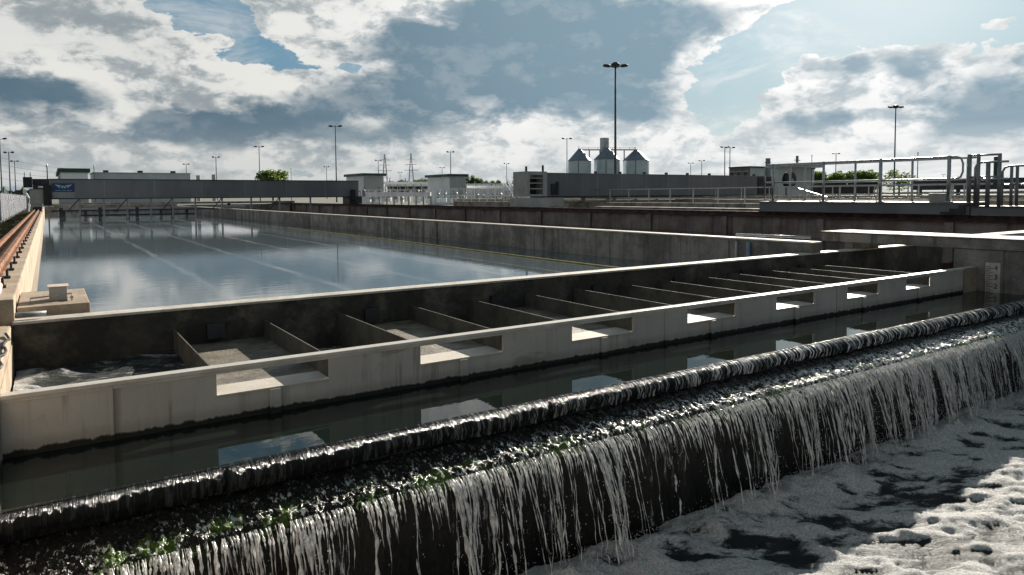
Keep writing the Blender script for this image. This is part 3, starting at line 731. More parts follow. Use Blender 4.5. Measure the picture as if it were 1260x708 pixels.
# ------------------------------------------------------------------ right scraper bridge (Y = 40)
YR = 40.
xa = atY(676, 241, YR)[0]; xb = atY(951, 217, YR)[0]; zt, zb = 3.08, 1.40
rb = thing('scraper_bridge', 'grey scraper bridge on concrete pedestal in front of the three silos', 'bridge', (40, YR, .6))
xg0 = atY(690, 241, YR)[0]
MB().box(xa-.5, xb, YR, YR+.12, zb, zt-.05).build('side_girder', 'girder', rb)
MB().box(xa-.5, xb, YR+1.5, YR+1.62, zb, zt-.05).build('side_girder', 'girder', rb)
MB().box(xa-.55, xb+.02, YR-.05, YR+1.67, zt-.048, zt).build('top_flange', 'girder2', rb)
MB().box(xa-.5, xb, YR-.05, YR+1.65, zb-.09, zb-.002).build('bottom_flange', 'dark', rb)
for px in (735, 765, 795, 822, 848, 875, 902, 930):
    x = atY(px, 214, YR)[0]
    MB().box(x-.03, x+.03, YR-.015, YR-.001, zb, zt-.06).build('panel_seam', 'girder2', rb)
    MB().box(x-.08, x+.08, YR+.1, YR+.3, zt+.002, zt+.16).build('lug', 'dark', rb)
for k, px in enumerate((722, 752, 760, 786, 812, 838, 866, 893, 915)):
    x = atY(px, 245, YR)[0]; MB().box(x-.12, x+.12, YR+.3, YR+.5, .95, zb-.092).build('hanger', 'girder2', rb)
MB().box(xg0+.3, xb-.5, YR+.6, YR+.7, 1.26, 1.34).build('lower_rail', 'galv', rb)
MB().box(xg0+.3, xb-.5, YR+.6, YR+.75, .92, 1.0).build('lower_rail', 'galvd', rb)
x0 = atY(648, 212, YR)[0]; x1 = atY(670, 212, YR)[0]
cb_ = MB(); cb_.box(x0, x0+.2, YR-.1, YR+1.7, zb, 3.15); cb_.box(x1-.2, x1+.15, YR-.1, YR+1.7, zb, 3.15); cb_.box(x0+.2, x1-.2, YR-.1, YR+1.7, 2.9, 3.15); cb_.box(x0+.2, x1-.2, YR-.1, YR+1.7, zb, 1.55)
cb_.build('end_frame', 'cabinet', rb)
MB().box(x0+.35, x1-.35, YR+.5, YR+1.3, 1.56, 2.8).build('drive_housing', 'black', rb, bevel=.1)
for z in (1.9, 2.3, 2.65): MB().box(x0+.2, x1-.2, YR-.05, YR+.0, z, z+.07).build('grille_bar', 'cabinet', rb)
for x, h in ((x0+.1, .35), (x1, .45)): MB().tube([(x, YR+.2, 3.15), (x, YR+.2, 3.15+h)], .08, 8).build('beacon', 'dark', rb)
a = atY(645, 242, YR); b = atY(692, 254, YR)
MB().box(a[0]+.05, b[0], YR-.2, YR+1.9, .66, zb-.1).build('end_truck', 'cabinet', rb, bevel=.04)
xs_ = atY(684, 230, YR)[0]
st = MB(); st.box(xs_-.45, xs_-.15, YR-.13, YR-.002, zb+.1, 2.3); st.box(xs_-.05, xs_+.2, YR-.13, YR-.002, zb+.1, 2.45); st.build('motor', 'dark', rb, bevel=.06)
MB().box(xb-2.2, xb+.2, YR-.12, YR+1.9, zb+.1, 2.95).build('motor', 'dark', rb, bevel=.1)
MB().box(xb-2.6, xb+.6, YR-.2, YR+1.9, .7, 1.3).build('end_truck', 'dark', rb, bevel=.04)
# cable reel
c = atY(973, 221.5, YR-1); 
cr = thing('cable_reel', 'big round black cable reel at the right end of the grey bridge', 'cable reel', (c[0], YR-1, .6))
rr = .62*1.15
def disc(y0, y1, r_, mat, nm):
    mb = MB(); mb.tube([(c[0], y0, c[2]), (c[0], y1, c[2])], r_, 32); return mb.build(nm, mat, cr)
disc(YR-1.1, YR-1.04, rr, 'dark', 'flange'); disc(YR-.66, YR-.6, rr, 'dark', 'flange'); disc(YR-1.04, YR-.66, rr*.85, 'black', 'drum'); disc(YR-1.2, YR-1.1, .12, 'galv', 'hub')
MB().bar((c[0], YR-.55, .6), (c[0], YR-.55, c[2]), .15).build('stand', 'galvd', cr)

# ------------------------------------------------------------------ near walkway on the brown wall
XW = 27.
yA = atX(935, 248, XW)[1]; yB2 = atX(1193, 249.5, XW)[1]
wk = thing('walkway', 'long grey steel walkway deck beam resting on the brown wall at right', 'walkway', (XW, yB2, .69))
MB().box(XW-.02, XW+.1, yB2, yA, .70, 1.10).build('side_beam', 'girder', wk)
MB().box(XW+1.4, XW+1.5, yB2, yA, .70, 1.10).build('side_beam', 'girder', wk)
MB().box(XW-.08, XW+1.56, yB2-.02, yA+.02, 1.102, 1.15).build('deck', 'girder2', wk)
MB().box(XW-.06, XW+.16, yB2, yA, .685, .699).build('flange', 'dark', wk)
lw = thing('walkway', 'lower dark steel platform right of the long walkway at the right edge', 'walkway', (XW, 8, .69))
MB().box(XW-.02, XW+1.5, -4, yB2-.08, .70, .98).build('side_beam', 'girder', lw)
MB().box(XW-.08, XW+1.56, -4.02, yB2-.06, .982, 1.02).build('deck', 'dark', lw)
MB().prism([(yB2+.1, .72), (yB2+.9, .72), (yB2+.9, .80), (yB2+.6, .80), (yB2+.6, .92), (yB2+.3, .92), (yB2+.3, 1.04), (yB2+.1, 1.04)], 'x', XW-.14, XW-.09).build('step_bracket', 'dark', wk)
zr0, zr1 = 1.15, 2.77
def yat(px, X=XW): return atX(px, 240, X)[1]
rl = thing('railing', 'near galvanised railing of the long walkway, ending in a rounded loop', 'railing', (XW, yat(1083), zr0), 'railings of the long walkway')
for i, px in enumerate((951, 1013, 1083, 1167)):
    y = yat(px); MB().tube([(XW, y, zr0), (XW, y, zr1+.04)], .065 if i in (0, 2, 3) else .05, 10).build('post', 'galv', rl, smooth=True)
    MB().box(XW-.12, XW+.12, y-.12, y+.12, zr0+.001, zr0+.03).build('base_plate', 'galv', rl)
yl = yat(941); yr_ = yat(1184); zm = 1.98
loop = [(XW, yl, zr0+.05), (XW, yl, zr1-.12), (XW, yl-.12, zr1), (XW, yr_+.25, zr1), (XW, yr_+.07, zr1-.06), (XW, yr_, zr1-.25), (XW, yr_, zm+.25), (XW, yr_+.07, zm+.06), (XW, yr_+.25, zm), (XW, yl, zm)]
MB().tube(loop, .038, 8).build('rail', 'galv', rl, smooth=True)
X2_ = XW+1.45
r2 = thing('railing', 'far galvanised railing of the long walkway, behind the looped one', 'railing', (X2_, yat(1052, X2_), zr0), 'railings of the long walkway')
for px in (972, 990, 1052, 1122, 1190):
    y = yat(px, X2_); MB().tube([(X2_, y, zr0), (X2_, y, zr1)], .045, 8).build('post', 'galv', r2, smooth=True)
for z in (zr1, zm): MB().tube([(X2_, yat(960, X2_), z), (X2_, yat(1200, X2_), z)], .034, 8).build('rail', 'galv', r2, smooth=True)
MB().box(XW+.02, XW+.35, yat(1167)+.1, yat(1167)+.7, zr0+.002, zr0+.32).build('junction_box', 'cabinet', rl, bevel=.02)
# crossing platform railings at right edge
def rpost(parent, px, X, zt_, r_=.05, z0=1.02): 
    y = yat(px, X); MB().tube([(X, y, z0), (X, y, zt_)], r_, 10).build('post', 'galvd', parent, smooth=True)
r3 = thing('railing', 'tall dark-posted railing beside the gap at the end of the long walkway', 'railing', (XW, yat(1192), 1.02), 'railings of the lower platform')
for px, z, r_ in ((1192, 2.82, .07), (1203, 2.82, .06)): rpost(r3, px, XW, z, r_)
for px, z, r_ in ((1229, 2.80, .06),): rpost(r3, px, XW+.0, z, r_)
MB().tube([(XW, yat(1190), 2.78), (XW, yat(1231), 2.78)], .036, 8).build('rail', 'galvd', r3, smooth=True)
MB().tube([(XW, yat(1190), 2.02), (XW, yat(1231), 2.02)], .036, 8).build('rail', 'galvd', r3, smooth=True)
MB().box(XW+.2, XW+.5, yat(1222), yat(1218), 1.7, 2.72).build('panel', 'green', r3, bevel=.02)
r4 = thing('railing', 'lower looped railing in front of the platform at right edge', 'railing', (XW-.2, yat(1217), 1.02), 'railings of the lower platform')
Xq = XW-.02
ya, yb = yat(1199, Xq), yat(1240, Xq)
MB().tube([(Xq, ya, 1.02), (Xq, ya, 2.35), (Xq, ya-.06, 2.47), (Xq, ya-.2, 2.53), (Xq, yb, 2.53)], .038, 8).build('rail', 'galv', r4, smooth=True)
MB().tube([(Xq, ya, 1.95), (Xq, yb, 1.95)], .034, 8).build('rail', 'galv', r4, smooth=True)
rpost(r4, 1215, Xq, 2.56, .07)
r5 = thing('railing', 'rightmost looped railing cut by the right edge of the picture', 'railing', (Xq, yat(1244), 1.02), 'railings of the lower platform')
ya, yb = yat(1233, XW+.5), yat(1330, XW+.5)
MB().tube([(XW+.5, ya, 1.02), (XW+.5, ya, 2.2), (XW+.5, ya-.06, 2.33), (XW+.5, ya-.2, 2.39), (XW+.5, yb, 2.39)], .038, 8).build('rail', 'galv', r5, smooth=True)
MB().tube([(XW+.5, ya, 1.75), (XW+.5, yb, 1.75)], .034, 8).build('rail', 'galv', r5, smooth=True)
for px in (1244, 1251, 1290): rpost(r5, px, XW+.5, 2.42, .05)
tag(MB().bar(atX(982, 232, 30), atX(1018, 243, 30), .05).build('stay_bar', 'galvd', loc=atX(1000, 238, 30)), 'bright sloping steel stay behind the walkway railing', 'stay')

# far handrails and structures to the right
railing('low grey railing crossing far behind the walkway, nearest of its row', [(34, 3, .6), (34, 52, .6)], 1.25, 26, 'galv', .035, (.5,), 'far railings behind the walkway')
railing('low grey railing crossing far behind the walkway, middle of its row', [(46, 0, .6), (46, 75, .6)], 1.4, 30, 'galv', .04, (.5,), 'far railings behind the walkway')
railing('low grey railing crossing far behind the walkway, farthest of its row', [(62, -5, .6), (62, 90, .6)], 1.6, 30, 'galv', .05, (.5,), 'far railings behind the walkway')
def beam(name, label, cat, x0, x1, y0, y1, z0, z1, mat, bev=.03): return tag(MB().box(x0, x1, y0, y1, z0, z1).build(name, mat, loc=((x0+x1)/2, (y0+y1)/2, z0), bevel=bev), label, cat)
beam('channel_wall', 'low dark channel wall just behind the brown streaked wall', 'wall', 33, 33.5, 2, 60, .0, .95, 'conc')
beam('channel_wall', 'pale topped channel wall behind the right grey bridge', 'wall', 44, 45, -5, 80, .0, 1.05, 'conc_tan')
beam('channel_wall', 'farthest grey channel wall, beyond all far railings at right', 'wall', 60, 60.6, -10, 95, .0, 1.2, 'conc')
p0 = atD(1000, 232, 95); p1 = atD(1075, 232, 95)
dk = thing('far_bridge', 'dark distant scraper bridge girder seen through the walkway railing', 'bridge', p0)
MB().bar((p0[0], p0[1], 1.9), (p1[0], p1[1], 1.9), .8, 1.3).build('girder', 'dark', dk)
MB().bar((p0[0], p0[1], .8), (p1[0], p1[1], .8), .5, .5).build('end_truck', 'black', dk)
p0 = atD(1125, 225, 120); p1 = atD(1300, 225, 110)
dk = thing('far_bridge', 'long dark distant bridge girder near right edge under the trees', 'bridge', p0)
MB().bar((p0[0], p0[1], 2.6), (p1[0], p1[1], 2.6), .8, 1.5).build('girder', 'dark', dk)
for q in (.05, .35, .65, .95): pp = Vector(p0).lerp(Vector(p1), q); MB().bar((pp.x, pp.y, .3), (pp.x, pp.y, 1.85), .4).build('leg', 'dark', dk)

# ------------------------------------------------------------------ far process area in the middle
k = 0
for (pa, pb, D0, D1, z0, h, n) in ((428, 560, 84, 80, .67, 1.57, 22), (545, 642, 78, 66, .67, 1.57, 15), (440, 655, 105, 98, .7, 1.57, 40), (470, 655, 130, 122, .9, 1.7, 44), (575, 660, 150, 140, 2.2, 1.8, 20)):
    a = atD(pa, 245, D0); b = atD(pb, 245, D1)
    railing('%s whitish railing in the distant pipework area between the two bridges' % ('first and nearest', 'second, right-hand', 'third', 'fourth', 'raised, farthest')[k], [(a[0], a[1], z0), (b[0], b[1], z0)], h, int(n*.75), 'white' if k < 3 else 'galv', .03, (.5,), 'whitish railings of the far process area'); k += 1
# pipe runs
for k, (pa, pb, yy, D) in enumerate(((470, 548, 225.5, 140), (474, 640, 228, 150), (575, 655, 230.5, 120), (440, 530, 239, 95))):
    a = atD(pa, yy, D); b = atD(pb, yy, D*.97)
    t = thing('pipe_run', ('upper grey pipe run between the two white kiosks', 'long pale pipe run reaching behind the right white kiosk', 'pipe run right of the right white kiosk', 'low pipe run in front of the left white kiosk')[k], 'pipes', a, 'pipe runs of the far process area')
    MB().bar(a, b, .5, .5).build('pipe', 'white', t)
    n = int((pb-pa)/9)
    for j in range(n+1):
        p = Vector(a).lerp(Vector(b), j/n); MB().bar((p.x, p.y, .3), (p.x, p.y, p.z-.25), .16).build('support', 'galv', t)
        if j % 2: MB().lathe((p.x, p.y, p.z+.25), [(.2, 0), (.2, .2), (.07, .25), (.07, .6), (.2, .63), (.2, .68)], 8).build('valve', 'galvd', t)
# pumps and small machines of the area
mac = None
for k in range(26):
    px = 438+k*8.3+random.uniform(-3, 3); D = random.uniform(88, 125); p = atD(px, 243, D)
    t = thing('pump_unit', 'small grey pump unit standing among the distant whitish railings', 'pump', (p[0], p[1], .55), 'pump units of the far process area') if mac is None else None
    if mac is None:
        MB().box(p[0]-.5, p[0]+.5, p[1]-.4, p[1]+.4, .5, 1.3).build('body', 'kiosk', t, bevel=.08)
        MB().lathe((p[0]-.2, p[1], 1.3), [(.28, 0), (.28, .8), (.15, .95)], 10).build('motor', 'galvd', t)
        MB().tube([(p[0]+.3, p[1], 1.3), (p[0]+.3, p[1], 2.0), (p[0]+1.0, p[1], 2.1)], .1, 8).build('pipe', 'galv', t); mac = t
    else:
        t = copy_tree(mac); t.location = (p[0], p[1], .55); t.rotation_euler = (0, 0, random.uniform(0, 6.3)); s_ = random.uniform(.5, .95); t.scale = (s_, s_, s_*random.uniform(.8, 1.3))
# stair flights at 625-650
for k, px in enumerate((628, 636, 644)):
    a = atD(px-6, 227, 100); b = atD(px+6, 243, 95)
    t = thing('stair_flight', 'pale slanting stair flight left of the grey bridge, %s of three' % ('leftmost', 'middle', 'rightmost')[k], 'stairs', b, 'slanting stair flights')
    d = Vector((0, .7, 0))
    for q, nm in ((Vector((0, 0, 0)), 'stringer'), (d, 'stringer'), (Vector((0, 0, 1.1)), 'handrail')): MB().bar(Vector(a)+q, Vector(b)+q, .12, .2 if nm == 'stringer' else .08).build(nm, 'white', t)

# ------------------------------------------------------------------ buildings
def bldg(name, label, pl, pc, pr, yt, D, z0, mside, mfront, roof=None, rh=.5, over=.4, cat='building', windows=None, doors=0):
    c = atD(pc, yt, D); zt_ = c[2]
    xr = atY(pr, yt, c[1])[0]; yl_ = atX(pl, yt, c[0])[1]
    if yl_ < c[1]: yl_ = c[1]+4
    t = thing(name, label, cat, (c[0], c[1], z0))
    w_ = MB(); w_.box(c[0], xr, c[1], yl_, z0-1.5, zt_); w_.build('wall', mside, t)
    if mfront != mside: MB().box(c[0]+.05, xr-.05, c[1]-.06, c[1]-.003, z0+.2+(zt_-z0)*.25, zt_-.1).build('louvre_panel', mfront, t)
    if roof: MB().box(c[0]-over, xr+over, c[1]-over, yl_+over, zt_+.003, zt_+rh).build('roof', roof, t)
    if windows:
        n, w0, h0, h1 = windows
        for k in range(n):
            yy = c[1]+(yl_-c[1])*(k+.5)/n; hw = (yl_-c[1])/n*w0/2
            f = MB().box(c[0]-.12, c[0]-.003, yy-hw, yy+hw, z0+(zt_-z0)*h0, z0+(zt_-z0)*h1).build('window', 'kioskgrey', t)
            MB().box(c[0]-.14, c[0]-.122, yy-hw*.85, yy+hw*.85, z0+(zt_-z0)*(h0+.05), z0+(zt_-z0)*(h1-.05)).build('pane', 'glass', f)
    for k in range(doors):
        xx = c[0]+(xr-c[0])*(k+.5)/doors; MB().box(xx-.5, xx+.5, c[1]-.1, c[1]-.065, z0, z0+3).build('door', 'kioskgrey', t)
    return t, c, xr, yl_, zt_
k1 = bldg('kiosk', 'white kiosk with dark green flat roof just right of the left bridge', 426, 447, 472, 216.5, 125, .5, 'kiosk', 'kioskgrey', 'green', .45, .35, 'kiosk', doors=1)
k2 = bldg('kiosk', 'white kiosk with dark green flat roof standing halfway between the bridges', 526, 553, 573, 217.5, 112, .5, 'kiosk', 'kioskgrey', 'green', .42, .35, 'kiosk', doors=1)
k3 = bldg('kiosk', 'grey kiosk with dark green roof peeking over the left bridge above the blue sign', 71, 74, 108, 212, 160, .5, 'kioskgrey', 'kiosk', 'green', .75, .4, 'kiosk')
lbd = bldg('factory_hall', 'long low light grey hall behind the left bridge', 111, 115, 234, 213, 210, .5, 'longb', 'longb', 'kioskgrey', .2, .2)
hall = lbd[0]; c_ = lbd[1]
for q in (.1, .45, .8): x = c_[0]+(lbd[2]-c_[0])*q; MB().box(x, x+1.2, c_[1]+2, c_[1]+3, lbd[4]+.21, lbd[4]+.8).build('roof_vent', 'dark', hall)
for px, yt, yb_ in ((231, 206, 214), (246, 216, 221), (265, 215, 221), (57+1, 150, 150)):
    if yb_ > yt and px > 240:
        a = atD(px-2, yt, 190); b = atD(px+2, yt, 190)
        tag(MB().lathe((a[0], a[1], .5), [(.5, 0), (.5, a[2]-.5)], 12).build('vent_stack', 'kioskgrey', loc=(a[0], a[1], .5)), 'short grey vent stack behind the left bridge, %s one' % ('left' if px < 250 else 'right, under the lamp'), 'vent stack')
wl = bldg('pipe_bridge_hall', 'long low whitish building behind the distant pipework', 574, 577, 662, 226, 230, .5, 'kiosk', 'kiosk', None)
wl2 = bldg('far_hall', 'small grey flat building left of the silos behind the bridge corner', 636, 641, 664, 218.5, 260, .5, 'kioskgrey', 'longb', 'dark', .4, .2)
rbd = bldg('office_building', 'brown block with three dark windows and long pale wing right of the bridge', 898, 923, 1002, 206.5, 170, .5, 'longb', 'longb', 'dark', .35, .2)
t = rbd[0]; c_ = rbd[1]
MB().box(c_[0]-.25, c_[0]-.01, c_[1], rbd[3], -1, rbd[4]-.05).build('brick_facing', 'brick', t)
for k in range(3):
    yy = c_[1]+(rbd[3]-c_[1])*(k+.5)/3; hw = (rbd[3]-c_[1])*.12
    f = MB().box(c_[0]-.36, c_[0]-.252, yy-hw, yy+hw, rbd[4]-3.0, rbd[4]-.7).build('window', 'kioskgrey', t)
    MB().box(c_[0]-.40, c_[0]-.362, yy-hw*.85, yy+hw*.85, rbd[4]-2.8, rbd[4]-.9).build('pane', 'glass', f)
ob = bldg('canopy_building', 'grey building with wide overhanging flat roof behind the cable reel', 958, 972, 998, 206, 150, .5, 'longb', 'kioskgrey', 'kioskgrey', .6, 1.6)
for px, yt, r_ in ((945, 195, .55), (981, 192, .3)):
    p = atD(px, yt, 175)
    t = thing('chimney', '%s steel chimney with cross arms above the right grey buildings' % ('thick' if r_ > .4 else 'thin'), 'chimney', (p[0], p[1], .5))
    MB().lathe((p[0], p[1], .5), [(r_, 0), (r_, p[2]-.5)], 12).build('stack', 'galvd', t)
    MB().bar((p[0]-1.1, p[1], p[2]-1.0), (p[0]+1.1, p[1], p[2]-1.0), .15).build('cross_arm', 'galvd', t)

# silos
DS = 300
for k, (px, ye, yt, hw) in enumerate(((713.2, 198.7, 184.5, 14.6), (746.8, 197, 182.5, 17.), (782.6, 198.2, 184, 17.2))):
    c = atD(px, ye, DS+(-4, 0, 4)[k]); rr = hw/859*DS*.90; zt2 = atD(px, yt, DS)[2]; rr *= 1.02 if k else 1.05
    t = thing('silo', '%s pale silo with dark conical roof behind the right bridge' % ('left, slightly darker', 'middle, tallest roofed', 'right, brightest')[k], 'silo', (c[0], c[1], .5), 'three silos')
    MB().lathe((c[0], c[1], .5), [(rr, -1), (rr, c[2]-.5)], 48).build('shell', 'silo', t, smooth=False)
    MB().lathe((c[0], c[1], c[2]+.01), [(rr+.12, 0), (rr+.1, .25), (rr*.16, zt2-c[2]-.1), (rr*.14, zt2-c[2]+.2)], 48).build('roof', 'siloroof', t)
    MB().tube([(c[0]-.4, c[1], zt2), (c[0]-.4, c[1], zt2+1.3)], .12, 6).build('vent', 'galv', t)
    ld = MB()
    for j in range(10): a = -2.6+j*.02; 
    MB().bar((c[0]-rr*.72, c[1]-rr*.72, .5), (c[0]-rr*.72, c[1]-rr*.72, c[2]), .25).build('ladder', 'galvd', t)
ga = atD(716, 184.6, DS-1); gb = atD(781, 184.6, DS+3)
gt = thing('gantry', 'thin steel conveyor gantry joining the silo tops', 'gantry', ga)
MB().bar(ga, gb, .9, .5).build('deck', 'galv', gt)
for z in (.7, 1.1): MB().bar((ga[0], ga[1], ga[2]+z), (gb[0], gb[1], gb[2]+z), .08).build('rail', 'galvd', gt)
for q in (.0, .13, .3, .42, .58, .72, .9, 1.): p = Vector(ga).lerp(Vector(gb), q); MB().bar(p, p+Vector((0, 0, 1.1)), .1).build('post', 'galvd', gt)
for q in (.14, .34, .8): p = Vector(ga).lerp(Vector(gb), q); MB().bar(p-Vector((0, 0, 6)), p, .35).build('leg', 'galvd', gt)
ta = atD(743, 169.5, DS+1); tb = atD(753.3, 169.5, DS+1)
et = thing('elevator_tower', 'small grey lift tower rising over the middle silo', 'tower', (ta[0], ta[1], .5))
MB().box(ta[0], tb[0]+.2, ta[1], ta[1]+2.5, .5, ta[2]).build('tower', 'longb', et)
for k in range(3):
    z = ta[2]-1.6-k*.8; xm = (ta[0]+tb[0]+.2)/2
    for s_ in (-1, 1): MB().bar((xm+s_*1.2, ta[1]-.1, z-.7), (xm, ta[1]-.1, z), .16).build('cladding_strip', 'kioskgrey', et)

# ------------------------------------------------------------------ lamp posts
def lamp(px, yt, label, Z=20., triple=False, D=None, sgl=False):
    hor = 244-(px-58)*.0064
    D = D or (Z-1.5)*859/(hor-yt)/math.sqrt(1+((px-CX)/859)**2)*math.sqrt(1+((px-CX)/859)**2)
    p = atD(px, yt, D); s = 1. if D < 260 else 1.25
    t = thing('street_lamp', label, 'street lamp', (p[0], p[1], .3), 'tall yard lamps')
    ztp = p[2]
    rb_ = .17 if D < 150 else .15*s
    MB().tube([(p[0], p[1], .0), (p[0], p[1], 2.), (p[0], p[1], ztp)], [rb_*1.3, rb_*1.15, rb_*.7], 10).build('pole', 'pole', t, smooth=True)
    e = Vector((R[0][0], R[0][1]*0, 0)); ex = Vector((.83, -.55, 0))
    W = 1.25
    MB().bar(Vector((p[0], p[1], ztp-.3))-ex*W*.7, Vector((p[0], p[1], ztp-.3))+ex*W*.7, .1).build('cross_arm', 'pole', t)
    for sg_ in (-1, 1):
        c = Vector((p[0], p[1], ztp-.2))+ex*sg_*W
        MB().tube([c-ex*sg_*.55+Vector((0, 0, -.05)), c-ex*sg_*.3, c+ex*sg_*.3+Vector((0, 0, .06)), c+ex*sg_*.5+Vector((0, 0, .02))], [.12, .3*s*.8, .27*s*.8, .1], 8).build('lamp_head', 'lamp', t)
    if triple:
        MB().lathe((p[0], p[1], ztp-.45), [(.3, 0), (.62, .1), (.62, .5), (.35, .72), (.1, .8)], 12).build('lamp_head', 'lamp', t)
    return t
LP = [(757.3, 79.5, 'tallest yard lamp with cluster of three heads beside the middle silo', 1), (1102.3, 131, 'tall dark lamp over the walkway railing right of the trees', 1), (412.6, 154.5, 'tall dark lamp standing right of the round green tree', 0),
 (697.6, 170, 'lamp just left of the left silo', 0), (318.7, 180, 'lamp rising beside the round green tree on its left', 0), (265.6, 193, 'lamp above the left bridge at the right end of the long grey hall', 0),
 (229, 201.8, 'small lamp seen over the right part of the long grey hall', 0), (10.7, 187, 'taller lamp of the pair at left edge above the white fence', 0), (17.8, 198, 'shorter lamp of the pair at left edge above the white fence', 0),
 (401.7, 205, 'tiny far lamp left of the tall dark lamp near the green tree', 0), (465.4, 197, 'far lamp directly over the white kiosk by the left bridge', 0), (554.3, 186.5, 'lamp rising behind the kiosk halfway between the bridges', 0),
 (544, 206, 'tiny far lamp left of the lamp above the middle kiosk', 0), (623.4, 201, 'lone small lamp left of the right bridge', 0), (892, 180.5, 'thick lamp of the close pair left of the brown block', 0), (898.3, 181, 'thin lamp of the close pair left of the brown block', 0),
 (850, 200.5, 'tiny lamp right of the silos, left of two', 0), (863.5, 197.5, 'tiny lamp right of the silos, right of two', 0), (1028.8, 188.5, 'lamp rising over the first bushy trees at right', 0), (1161, 214.5, 'tiny far lamp under the loop of the walkway railing', 0), (492.2, 212, 'tiniest lamp between the two pylons', 0), (-.5, 170, 'lamp cut by the left edge of the picture', 0)]
for (px, yt, lab, tri) in LP: lamp(px, yt, lab, triple=bool(tri), D=(175 if px == 1102.3 else (240 if px in (898.3,) else None)))
# thin mast
for px, y, lab, D in ((999, 193, 'thin bare mast right of the overhanging roof', 180), (1129.5, 190, 'thin bare mast behind the looped walkway railing', 160), (57.8, 206, 'thin bare mast over the left end of the left bridge', 120), (115.5, 205.5, 'thin bare mast right of the green roofed kiosk above the sign', 180), (358, 208, 'thin bare mast right of the round green tree', 260)):
    p = atD(px, y, D); t = thing('mast', lab, 'mast', (p[0], p[1], .3), 'thin masts')
    MB().tube([(p[0], p[1], 0), (p[0], p[1], p[2])], [.12, .07], 6).build('pole', 'pole', t)
    MB().lathe((p[0], p[1], p[2]), [(.1, 0), (.1, .3), (.02, .5)], 6).build('tip', 'galvd', t)
# pylons
for k, (px, yt) in enumerate(((473.3, 190), (505.6, 189))):
    p = atD(px, yt, 700); H = p[2]; t = thing('pylon', '%s lattice pylon far off between the lamps' % ('left' if k == 0 else 'right, taller looking'), 'pylon', (p[0], p[1], 0), 'distant lattice pylons')
    mb = MB(); ex = Vector((.83, -.55, 0)); ey = Vector((.55, .83, 0)); w0 = 3.2
    def cp(i, z): w_ = w0*(1-z/H)**1.0+.25; return Vector((p[0], p[1], z))+ex*(w_ if i in (0, 3) else -w_)+ey*(w_ if i < 2 else -w_)
    zs = [H*(1-(1-q/9)**1.25) for q in range(10)]
    for i in range(4): mb.bar(cp(i, 0), cp(i, H), .3)
    for a, b in zip(zs[:-1], zs[1:]):
        for i in range(4): mb.bar(cp(i, a), cp((i+1) % 4, b), .2)
    mb.build('tower', 'galvd', t)
    for z, w_ in ((H*.62, 7), (H*.75, 5.5), (H*.87, 4)): MB().bar(Vector((p[0], p[1], z))-ex*w_, Vector((p[0], p[1], z))+ex*w_, .3, .4).build('cross_arm', 'galvd', t)
# power lines at left
for k, (ya, yb) in enumerate(((196, 208), (206, 212), (216, 219), (186, 203))):
    a = Vector(atD(-60, ya-6, 180)); b = Vector(atD(120, yb+4, 420)); pts = []
    for i in range(13): q = i/12; v = a.lerp(b, q); v.z -= 4*q*(1-q)*2; pts.append(v)
    tag(MB().tube(pts, .045, 5).build('power_line', 'dark', loc=tuple(a)), 'thin power line sagging across the sky at left, %s of four' % ('second from top', 'third from top', 'lowest', 'topmost')[k], 'power line', 'power lines at left')

# ------------------------------------------------------------------ white fence at left
fx = -3.2
ft = thing('fence', 'long white slatted fence on the grass at the left edge', 'fence', (fx, 100, -.45))
y = 30.; kk = 0
while y < 165:
    MB().box(fx-.06, fx+.06, y-.08, y+.08, -.5, 2.02).build('post', 'fence', ft)
    y1 = y+5.5
    pn = MB(); n = 17
    for j in range(n): yy = y+.1+(5.3)*j/(n-1); pn.box(fx-.03, fx+.03, yy-.045, yy+.045, -.32, 1.93)
    for z in (.1, 1.0, 1.7): pn.box(fx-.07, fx-.034, y+.06, y1-.06, z, z+.06)
    pn.build('slat_panel', 'fence', ft); y = y1; kk += 1
tag(MB().tube([(-2.2, 118, -.45), (-2.0, 118, 1.3), (-2.4, 118, 2.2)], .1, 8).build('standpipe', 'white', loc=(-2.2, 118, -.45)), 'pale bent standpipe between the white fence and the left bridge', 'pipe')
# weeds on verge
V5 = []; F5 = []
for k in range(14000):
    y = random.uniform(12, 150); x = random.uniform(-3.0, -1.1)
    if mnoise.noise(Vector((x*1.3, y*.5, 2))) < -.1: continue
    h = random.uniform(.04, .22); a = random.uniform(0, 6.3); b = len(V5)
    V5 += [(x+.03*math.cos(a), y+.03*math.sin(a), ZG), (x-.03*math.cos(a), y-.03*math.sin(a), ZG), (x+random.gauss(0, .06), y+random.gauss(0, .06), ZG+h)]; F5.append((b, b+1, b+2))
me = bpy.data.meshes.new('weeds'); me.from_pydata(V5, [], F5); me.materials.append(M['grass']); o = bpy.data.objects.new('weeds', me); col.objects.link(o); tag(o, 'rough grass tufts between the white fence and the rusty rails', 'grass', kind='stuff')

